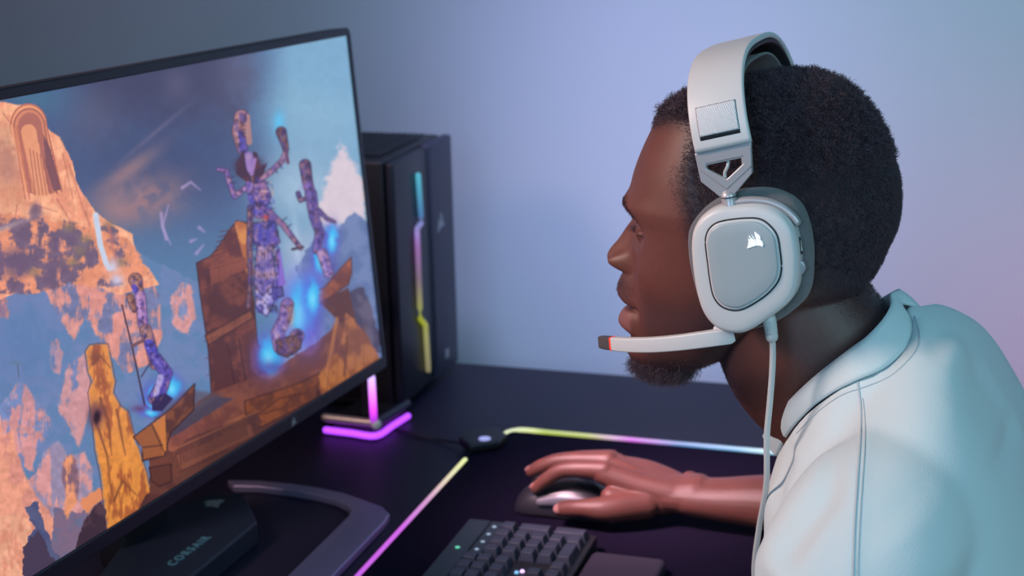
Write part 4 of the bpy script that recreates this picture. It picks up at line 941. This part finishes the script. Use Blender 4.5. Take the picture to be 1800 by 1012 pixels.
# ---- sweatshirt
seam = [HPX(1366, 800, 0), HPX(1382, 764, .042), HPX(1418, 722, .066), HPX(1460, 689, .079), HPX(1505, 665, .084), HPX(1548, 646, .078), HPX(1580, 622, .062), HPX(1600, 592, .038), HPX(1600, 560, .018), HPX(1586, 534, 0)]
def mirh(p): a, b, c = toH(p); return HP(a, -b, c)
seam_loop = catmull(seam+[mirh(p) for p in seam[-2:0:-1]], 8, True)
topc = [HPX(1341, 764, 0), HPX(1358, 738, .036), HPX(1389, 701, .056), HPX(1430, 662, .065), HPX(1478, 624, .068), HPX(1524, 590, .060), HPX(1552, 560, .043), HPX(1567, 533, .020), HPX(1566, 516, 0)]
topc = [topc[0]]+topc[1:]
topc.insert(5, (topc[4]+topc[5])/2)
top_loop = catmull(topc+[mirh(p) for p in topc[-2:0:-1]], 8, True)
k_ = len(seam_loop)
def arcparam(loop):
    return loop
rings = [list(seam_loop)]
for (f_, b_, w), w2 in zip(STN[1:], (.104, .160, .197, .210, .210, .19)): rings.append(station(f_, b_, w2, k_, n=2.7))
# smooth between stations
RR = np.array(rings); den = []
for i in range(k_): den.append(catmull(RR[:, i], 8))
den = np.array(den).transpose(1, 0, 2)
low0 = [seam_loop.mean(0)+(p-seam_loop.mean(0))*.9-nrm(top_loop.mean(0)-seam_loop.mean(0))*.004 for p in seam_loop]
shp = [loft_data([low0]+[list(r) for r in den])]
SLV_L = [HPX(1590, 850, .080), HPX(1556, 925, .140), HPX(1500, 1050, .180), HPX(1440, 1240, .205), ElL+np.array([0, 0, .01]), (ElL*.75+WrL*.25)]
shp.append(tube_data(SLV_L, [.050, .064, .068, .063, .058, .052], 40, hl, 8))
shp.append(tube_data([HPX(1560, 760, -.10), ShR, (Elb*.5+ShR*.5), Elb+np.array([.005, 0, .006])], [.055, .062, .060, .054], 36, hl, 8))
sme = union('sweatshirt', shp, .0028, 40)
SV = verts_of(sme); SN = normals_of(sme)
fs, ls, us2 = toH(SV)
def fold(pts, L, w, amp, fade=.25):
    """a crease or ridge in the cloth running along pts"""
    global SV
    Q_ = [toH(HPX(x, y, L_)) for (x, y), L_ in zip(pts, L)]; best = np.full(len(SV), 1e9); tt_ = np.zeros(len(SV))
    for i in range(len(Q_)-1):
        d, t = dist_seg(fs, us2, (Q_[i][0], Q_[i][2]), (Q_[i+1][0], Q_[i+1][2])); m = d < best; best = np.where(m, d, best); tt_ = np.where(m, (i+t)/(len(Q_)-1), tt_)
    a = amp*np.exp(-(best/w)**2)*sm(0, fade, tt_)*sm(1, 1-fade, tt_)*sm(.0, .045, ls)
    SV = SV+SN*a[:, None]
fold([(1330, 1030), (1362, 985), (1388, 955), (1430, 928)], [.15, .15, .14, .13], .010, -.008, .35)
fold([(1296, 1010), (1335, 948), (1385, 915), (1450, 890)], [.15, .15, .14, .13], .011, .004, .35)
fold([(1395, 905), (1440, 850), (1480, 800), (1515, 765)], [.11, .11, .11, .11], .009, -.0055, .3)
fold([(1370, 880), (1410, 815), (1450, 770), (1500, 735)], [.09, .09, .09, .09], .009, .004, .3)
fold([(1385, 850), (1392, 805), (1412, 770)], [.05, .05, .06], .008, -.004, .3)
fold([(1640, 560), (1646, 600), (1625, 640)], [.06, .07, .08], .009, -.004, .4)
fold([(1665, 570), (1680, 620), (1670, 680)], [.06, .07, .08], .012, .003, .4)
fold([(1716, 615), (1738, 700), (1775, 780), (1800, 860)], [.06, .08, .10, .12], .010, -.0075, .25)
fold([(1745, 640), (1775, 720), (1800, 800)], [.06, .08, .10], .014, .005, .3)
fold([(1530, 700), (1528, 800), (1522, 900), (1516, 1000)], [.1, .13, .16, .18], .007, .0018, .2)
fold([(1600, 800), (1640, 900), (1700, 1000)], [.1, .13, .16], .02, .003, .3)
SV = SV+SN*(.0022*(fbm(SV*16, 3)-.5))[:, None]
set_verts(sme, SV)
M['shirt'] = mat('sweatshirt_jersey', (.56, .66, .66), .9, spec=.2, bump=(900, .35), sheen=.25)
M['thread'] = mat('sweatshirt_thread', (.44, .50, .52), .9)
shirt = link('sweatshirt', sme, M['shirt'], per)
from mathutils.bvhtree import BVHTree
_bv = BVHTree.FromPolygons([Vector(v) for v in SV], [tuple(p.vertices) for p in sme.polygons])
def on_shirt(x, y, lift=.0003):
    h = _bv.ray_cast(Vector(CAM), Vector(ray(x, y)).normalized())
    return None if h[0] is None else np.array(h[0])+np.array(h[1])*lift
def stitch(name, px, r, sub=6, lift=.0003):
    C2 = catmull(px, sub); P_ = [on_shirt(x, y, lift) for x, y in C2]; P_ = [p for p in P_ if p is not None]
    return tube(name, P_, [r]*len(P_), M['thread'], shirt, k=8, sub=1)
stitch('shoulder_seam', [(1508, 672), (1514, 720), (1513, 770), (1507, 850), (1502, 930), (1499, 1030)], .0007)
stitch('stitching', [(1517, 700), (1521, 740), (1520, 790), (1515, 860), (1510, 940), (1507, 1030)], .00035)
stitch('stitching', [(1400, 762), (1440, 722), (1480, 694), (1520, 680), (1560, 664), (1590, 640), (1612, 612), (1616, 585), (1608, 556)], .00035)
def band(name, A, B, thick, m, parent, bulge=.0, nseg=6):
    cen = (A.mean(0)+B.mean(0))/2; V = []; n = len(A)
    for j in range(nseg+1):
        t = j/nseg
        for i in range(n):
            p = A[i]+(B[i]-A[i])*t; o = p-cen; ax = nrm(A.mean(0)-B.mean(0)); o = nrm(o-ax*np.dot(o, ax)); V.append(p+o*bulge*4*t*(1-t))
    Fc = [(j*n+i, j*n+(i+1) % n, (j+1)*n+(i+1) % n, (j+1)*n+i) for j in range(nseg) for i in range(n)]
    o = mesh(name, V, Fc, m, parent); s = o.modifiers.new('t', 'SOLIDIFY'); s.thickness = thick; s.offset = -1; s.use_rim = True
    return o
band('collar', top_loop, seam_loop+nrm(seam_loop.mean(0)-top_loop.mean(0))*.001, .003, M['shirt'], shirt, .0015)

# ------------------------------------------------------------------ headset
hs = thing('gaming_headset', 'pale grey wired headset with microphone boom worn over the short black hair', 'headset', tuple(HP(0, 0, 0)))
def PL(pts, L): return [HPX(x, y, L) for x, y in pts]
SHELL = [(1287, 360), (1324, 357.5), (1351, 361), (1374, 372), (1391, 390), (1401, 412), (1406, 444), (1406, 480), (1402, 507), (1391, 527), (1371, 545.6), (1347, 562), (1324, 577), (1304, 584), (1284, 583), (1264, 576), (1247, 561), (1235, 540.6), (1227, 514), (1222, 487), (1218, 454), (1217, 427), (1220, 404), (1230, 384), (1247, 369), (1267, 361)]
CUSH = [(1294, 335), (1327, 330), (1361, 332), (1391, 344), (1411, 364), (1422.6, 393.6), (1428, 420), (1430, 450), (1428, 495), (1420, 520), (1400, 541), (1374, 559), (1340, 573), (1300, 577), (1260, 562), (1236, 535), (1224, 500), (1216, 465), (1212.5, 440), (1212, 410), (1220, 387), (1240, 363.5), (1264, 347)]
GROOVE = [(1274, 387.5), (1307, 383.5), (1334, 384.5), (1352, 395), (1366, 413.6), (1371, 440), (1373.5, 470), (1369, 492), (1354, 512), (1334, 528), (1307, 543), (1287, 545.5), (1267, 538), (1254, 520.5), (1248, 494), (1244.5, 467), (1241, 440), (1240, 420), (1245.5, 403.6), (1257, 393)]
def cup(sign, name_shell='ear_cup'):
    def lay(px, L0, levels, sub=5):
        base = catmull(PL(px, L0), sub, True); c = base.mean(0); out = []
        for s, L in levels:
            r = c+(base-c)*s; f_, l_, u_ = toH(r); out.append([HP(a, L*sign, b) for a, b in zip(f_, u_)])
        return out
    V, Fc = loft_data(lay(SHELL, .099, [(.93, .0865), (.985, .0872), (1.0, .0895), (1.0, .0985), (.992, .1015), (.972, .1040), (.945, .1055), (.91, .1062), (.80, .1068), (.50, .1072)]))
    sh = mesh(name_shell, V, Fc, M['white'], hs)
    V, Fc = loft_data(lay(CUSH, .078, [(.60, .066), (.90, .0655), (.965, .067), (.99, .071), (1.0, .077), (.99, .083), (.95, .0865), (.90, .0875)]))
    mesh('ear_cushion', V, Fc, M['cushion'], hs)
    g = lay(GROOVE, .1072, [(1.0, .1069)])[0]
    tube('groove', g+[g[0]], [(.0006, .0006)]*(len(g)+1), M['groove'], sh, k=8, sub=1, cap=False)
    V, Fc = loft_data(lay(GROOVE, .1072, [(.985, .1063), (.985, .1070), (.975, .1076), (.955, .1079), (.935, .1079)]))
    mesh('plate_rim', V, Fc, M['white'], sh)
    V, Fc = loft_data(lay(GROOVE, .1072, [(.93, .1070), (.93, .1084), (.918, .1091), (.89, .1094), (.6, .1096), (.3, .1097)]))
    mesh('cover_plate', V, Fc, M['plate'], sh)['label'] = 'slightly darker grey cover plate'
    return sh
sh = cup(1)
emblem('emblem', HPX(1327.3, 420.8, .1100), -hf, hu, .0140, .0003, M['logo'], sh)['label'] = 'small white sail emblem'
cup(-1)
# microphone boom
bm_pts = [(1282, 592, .094, .0052, .0030), (1262, 592.5, .097, .0056, .0034), (1230, 597, .097, .0055, .0034), (1190, 602, .094, .0054, .0034), (1145, 606, .087, .0052, .0033), (1105, 606, .078, .0048, .0033), (1080, 603.5, .071, .0046, .0033)]
bp_ = [HPX(x, y, L) for x, y, L, a, b in bm_pts]
def flat(name, pts, m, parent, r=.0012, sub=8):
    D = catmull(np.array([list(HPX(x, y, L))+[a, b] for x, y, L, a, b in pts]), sub); rings = []
    for i in range(len(D)):
        T = nrm(D[min(i+1, len(D)-1), :3]-D[max(i-1, 0), :3]); up_ = nrm(hu-T*np.dot(hu, T)); sd = np.cross(T, up_)
        rings.append([D[i, :3]+up_*x+sd*y for x, y in rrect(-D[i, 3], D[i, 3], -D[i, 4], D[i, 4], min(r, D[i, 4]*.8), 4)])
    o = mesh(name, *loft_data(rings), m, parent); return auto_smooth(o, 50)
boom = flat('microphone_boom', [(1287.5, 590, .094, .0036, .0026), (1284, 590.5, .0945, .0052, .0034), (1262, 592.5, .097, .0058, .0036), (1230, 597, .097, .0058, .0036), (1190, 602, .094, .0057, .0036), (1145, 605.5, .087, .0056, .0035), (1105, 605.5, .078, .0054, .0035), (1079, 603.5, .071, .0051, .0035)], M['white'], hs)
prism('boom_joint', [HPX(x, y, .092) for x, y in ((1256, 570), (1288, 574), (1289, 596), (1284, 600), (1262, 600), (1255, 590))], hl*.0055, M['white'], hs, .0018)
flat('red_ring', [(1079.3, 603.6, .0711, .0053, .0037), (1077, 603.3, .0704, .0053, .0037)], M['red'], boom, sub=2)
flat('microphone_tip', [(1077, 603.3, .0704, .0050, .0034), (1066, 602, .067, .0050, .0034), (1056.5, 600.5, .064, .0046, .0030)], M['mictip'], boom, sub=4)
# headband
pit = math.radians(14); wv_ = hf*math.cos(pit)-hu*math.sin(pit); uv_ = hu*math.cos(pit)+hf*math.sin(pit)
B0 = HPX(1272, 259, .098); BH, BL = .0625, .098; BC = B0-hl*.098
def arch(t, off=0., wo=0.):
    """t 0..pi from the near end over the head"""
    c, s = math.cos(t), math.sin(t); e = .66
    l_ = (BL+off)*np.sign(c)*abs(c)**e; h_ = (BH+off)*abs(s)**.92
    return BC+hl*l_+uv_*h_+wv_*wo
def strip(name, t0, t1, w, th, off, m, parent, n=72, wo=0., r=.0012, dwn=0.):
    rings = []
    ts = np.linspace(t0, t1, n)
    cen = [arch(t, off, wo) for t in ts]
    if dwn: cen = [c-uv_*dwn for c in cen]
    for i, c in enumerate(cen):
        T = nrm(cen[min(i+1, n-1)]-cen[max(i-1, 0)]); Nn = nrm(np.cross(T, wv_)); Nn = Nn if np.dot(Nn, c-(BC+uv_*.02)) > 0 else -Nn
        rings.append([c+wv_*x+Nn*y for x, y in rrect(-w/2, w/2, -th/2, th/2, r, 4)])
    V, Fc = loft_data(rings); return mesh(name, V, Fc, m, parent)
hbnd = strip('headband', .0, math.pi, .0415, .0046, 0, M['white'], hs, r=.0020)
strip('headband_lining', .10, math.pi-.10, .0385, .0030, -.0040, M['groove'], hbnd, r=.0012)
# elastic comfort strap hangs under the band
strip('comfort_strap', .55, math.pi-.55, .030, .0022, -.013, M['cushion'], hs, r=.001)
# fabric window and slot on the near side
M['weave'] = mat('woven_fabric', (.66, .69, .70), .9, bump=(800, .2))
nt = M['weave'].node_tree; wt = nt.nodes.new('ShaderNodeTexWave'); tcw = nt.nodes.new('ShaderNodeTexCoord'); mpw = nt.nodes.new('ShaderNodeMapping'); mpw.inputs['Rotation'].default_value = (0, .8, .5)
nt.links.new(tcw.outputs['Object'], mpw.inputs[0]); nt.links.new(mpw.outputs[0], wt.inputs[0]); wt.inputs['Scale'].default_value = 260; wt.inputs['Distortion'].default_value = 2
bpw = nt.nodes.new('ShaderNodeBump'); bpw.inputs['Strength'].default_value = .8; bpw.inputs['Distance'].default_value = .0006; nt.links.new(wt.outputs['Fac'], bpw.inputs['Height']); nt.links.new(bpw.outputs['Normal'], nt.nodes['Principled BSDF'].inputs['Normal'])
def find_t(y):   # arch parameter whose centre shows at this height
    best = min(np.linspace(.0, 1.4, 400), key=lambda t: abs((506-F_PX*((arch(t)-CAM)@UP)/((arch(t)-CAM)@FW))-y)); return best
ta, tb_, tc_ = find_t(240), find_t(234), find_t(184)
strip('strap_slot', ta, tc_, .0295, .0012, .0019, M['groove'], hbnd, 12, r=.0005)
fw = strip('strap_window', tb_, tc_-.01, .0285, .0020, .0024, M['weave'], hbnd, 16, r=.0009)
fw['label'] = 'woven fabric strap end in a slot'
# yoke: plate with a pentagonal opening, V bar, pivot and curved arm
YO = [(1223, 266), (1320, 249), (1322, 292), (1277, 334), (1231, 300)]
YI = [(1242, 289), (1305.5, 275.5), (1306.5, 287), (1277, 315), (1242, 297)]
YL = .0985
def refine(P, n=4): return [P[i]+(P[(i+1) % len(P)]-P[i])*k/n for i in range(len(P)) for k in range(n)]
YB = [(1224, 268), (1321, 251), (1325, 302), (1292, 341), (1268, 343), (1235, 317)]
YBI = [(1242, 289), (1305.5, 275.5), (1307, 289), (1280, 316), (1275, 316), (1242, 298)]
ring_prism('yoke', refine(PL(YB, YL-.006)), refine(PL(YBI, YL-.006)), hl*.0055, M['silver'], hs, .0014)
ring_prism('yoke_face', refine(PL(YO, YL)), refine(PL(YI, YL)), -hl*.004, M['silver'], hs, .0012)
pv = [HPX(1281, 346, .0955), HPX(1282, 354, .0962), HPX(1283, 363, .097)]
tube('pivot', pv, [.0058, .0054, .0052], M['silver'], hs, k=24, sub=4)
tube('pivot_collar', [HPX(1281.5, 344.5, .0958), HPX(1281.7, 346, .0958)], [.0060, .0060], M['groove'], hs, k=24, sub=1, cap=False)
ar = [(1280, 358), (1300, 353), (1325, 351), (1352, 354), (1376, 364), (1394, 379), (1402, 390)]
tube('yoke_arm', [HPX(x, y, .0955) for x, y in ar], [(.0026, .0038)]*len(ar), M['silver'], hs, k=20, side=hl, sub=6)
tube('inner_wire', [HPX(1280, 279, .094), HPX(1279, 292, .096), HPX(1274, 304, .095), HPX(1276, 316, .094)], [.0012]*4, M['cable'], hs, k=10)
for s_ in (-1,):
    mh = lambda p: HP(toH(p)[0], -toH(p)[1], toH(p)[2])
    ring_prism('yoke', [mh(p) for p in refine(PL(YO, YL))], [mh(p) for p in refine(PL(YI, YL))], hl*.005, M['silver'], hs, .0010)
    tube('pivot', [mh(p) for p in pv], [.0058, .0054, .0052], M['silver'], hs, k=16, sub=4)
    tube('yoke_arm', [mh(HPX(x, y, .0955)) for x, y in ar], [(.0026, .0038)]*len(ar), M['silver'], hs, k=12, side=hl, sub=6)
# controls on the rear rim
tube('mute_button', [HPX(1403.5, 420, .0945), HPX(1407, 443, .0945)], [(.0017, .0024)]*2, M['groove'], sh, k=12, side=hl)
tube('mute_button_cap', [HPX(1404.3, 423, .0948), HPX(1407.3, 440, .0948)], [(.0015, .0016)]*2, M['white'], sh, k=12, side=hl)
dc = HPX(1402, 469, .0945)
V, Fc = loft_data([[dc+(-hf*math.cos(a)+hu*math.sin(a))*r+hl*z for a in np.linspace(0, 2*math.pi, 41)[:-1]] for r, z in ((.0045, -.0026), (.0056, -.0026), (.0058, -.0018), (.0058, .0018), (.0056, .0026), (.0045, .0026))])
mesh('volume_dial', V, Fc, M['silver'], sh)
# strain relief and cable
sr = [HPX(1351, 556, .094), HPX(1353, 566, .094), HPX(1355, 578, .0935), HPX(1357, 594, .093)]
tube('strain_relief', sr, [.0042, .0036, .0034, .0032], M['cable'], hs, k=20)
SRC = catmull(sr, 6)
for k in range(5):
    i = 4+k*3; P0, P1 = SRC[min(i, len(SRC)-2)], SRC[min(i+1, len(SRC)-1)]; d = nrm(P1-P0)
    tube('relief_rib', [P0-d*.0007, P0+d*.0007], [.0050-.0001*k]*2, M['cable'], hs, k=20, sub=1)
cbl = [(1357, 592, .093), (1358.5, 620, .092), (1357, 660, .091), (1353, 710, .090), (1348, 765, .088), (1348, 815, .086), (1347, 850, .083), (1342, 885, .078), (1334, 930, .068), (1326, 1000, .055), (1330, 1080, .045)]
tube('cable', [HPX(*c) for c in cbl], [.0023]*len(cbl), M['cable'], hs, k=16, sub=8)
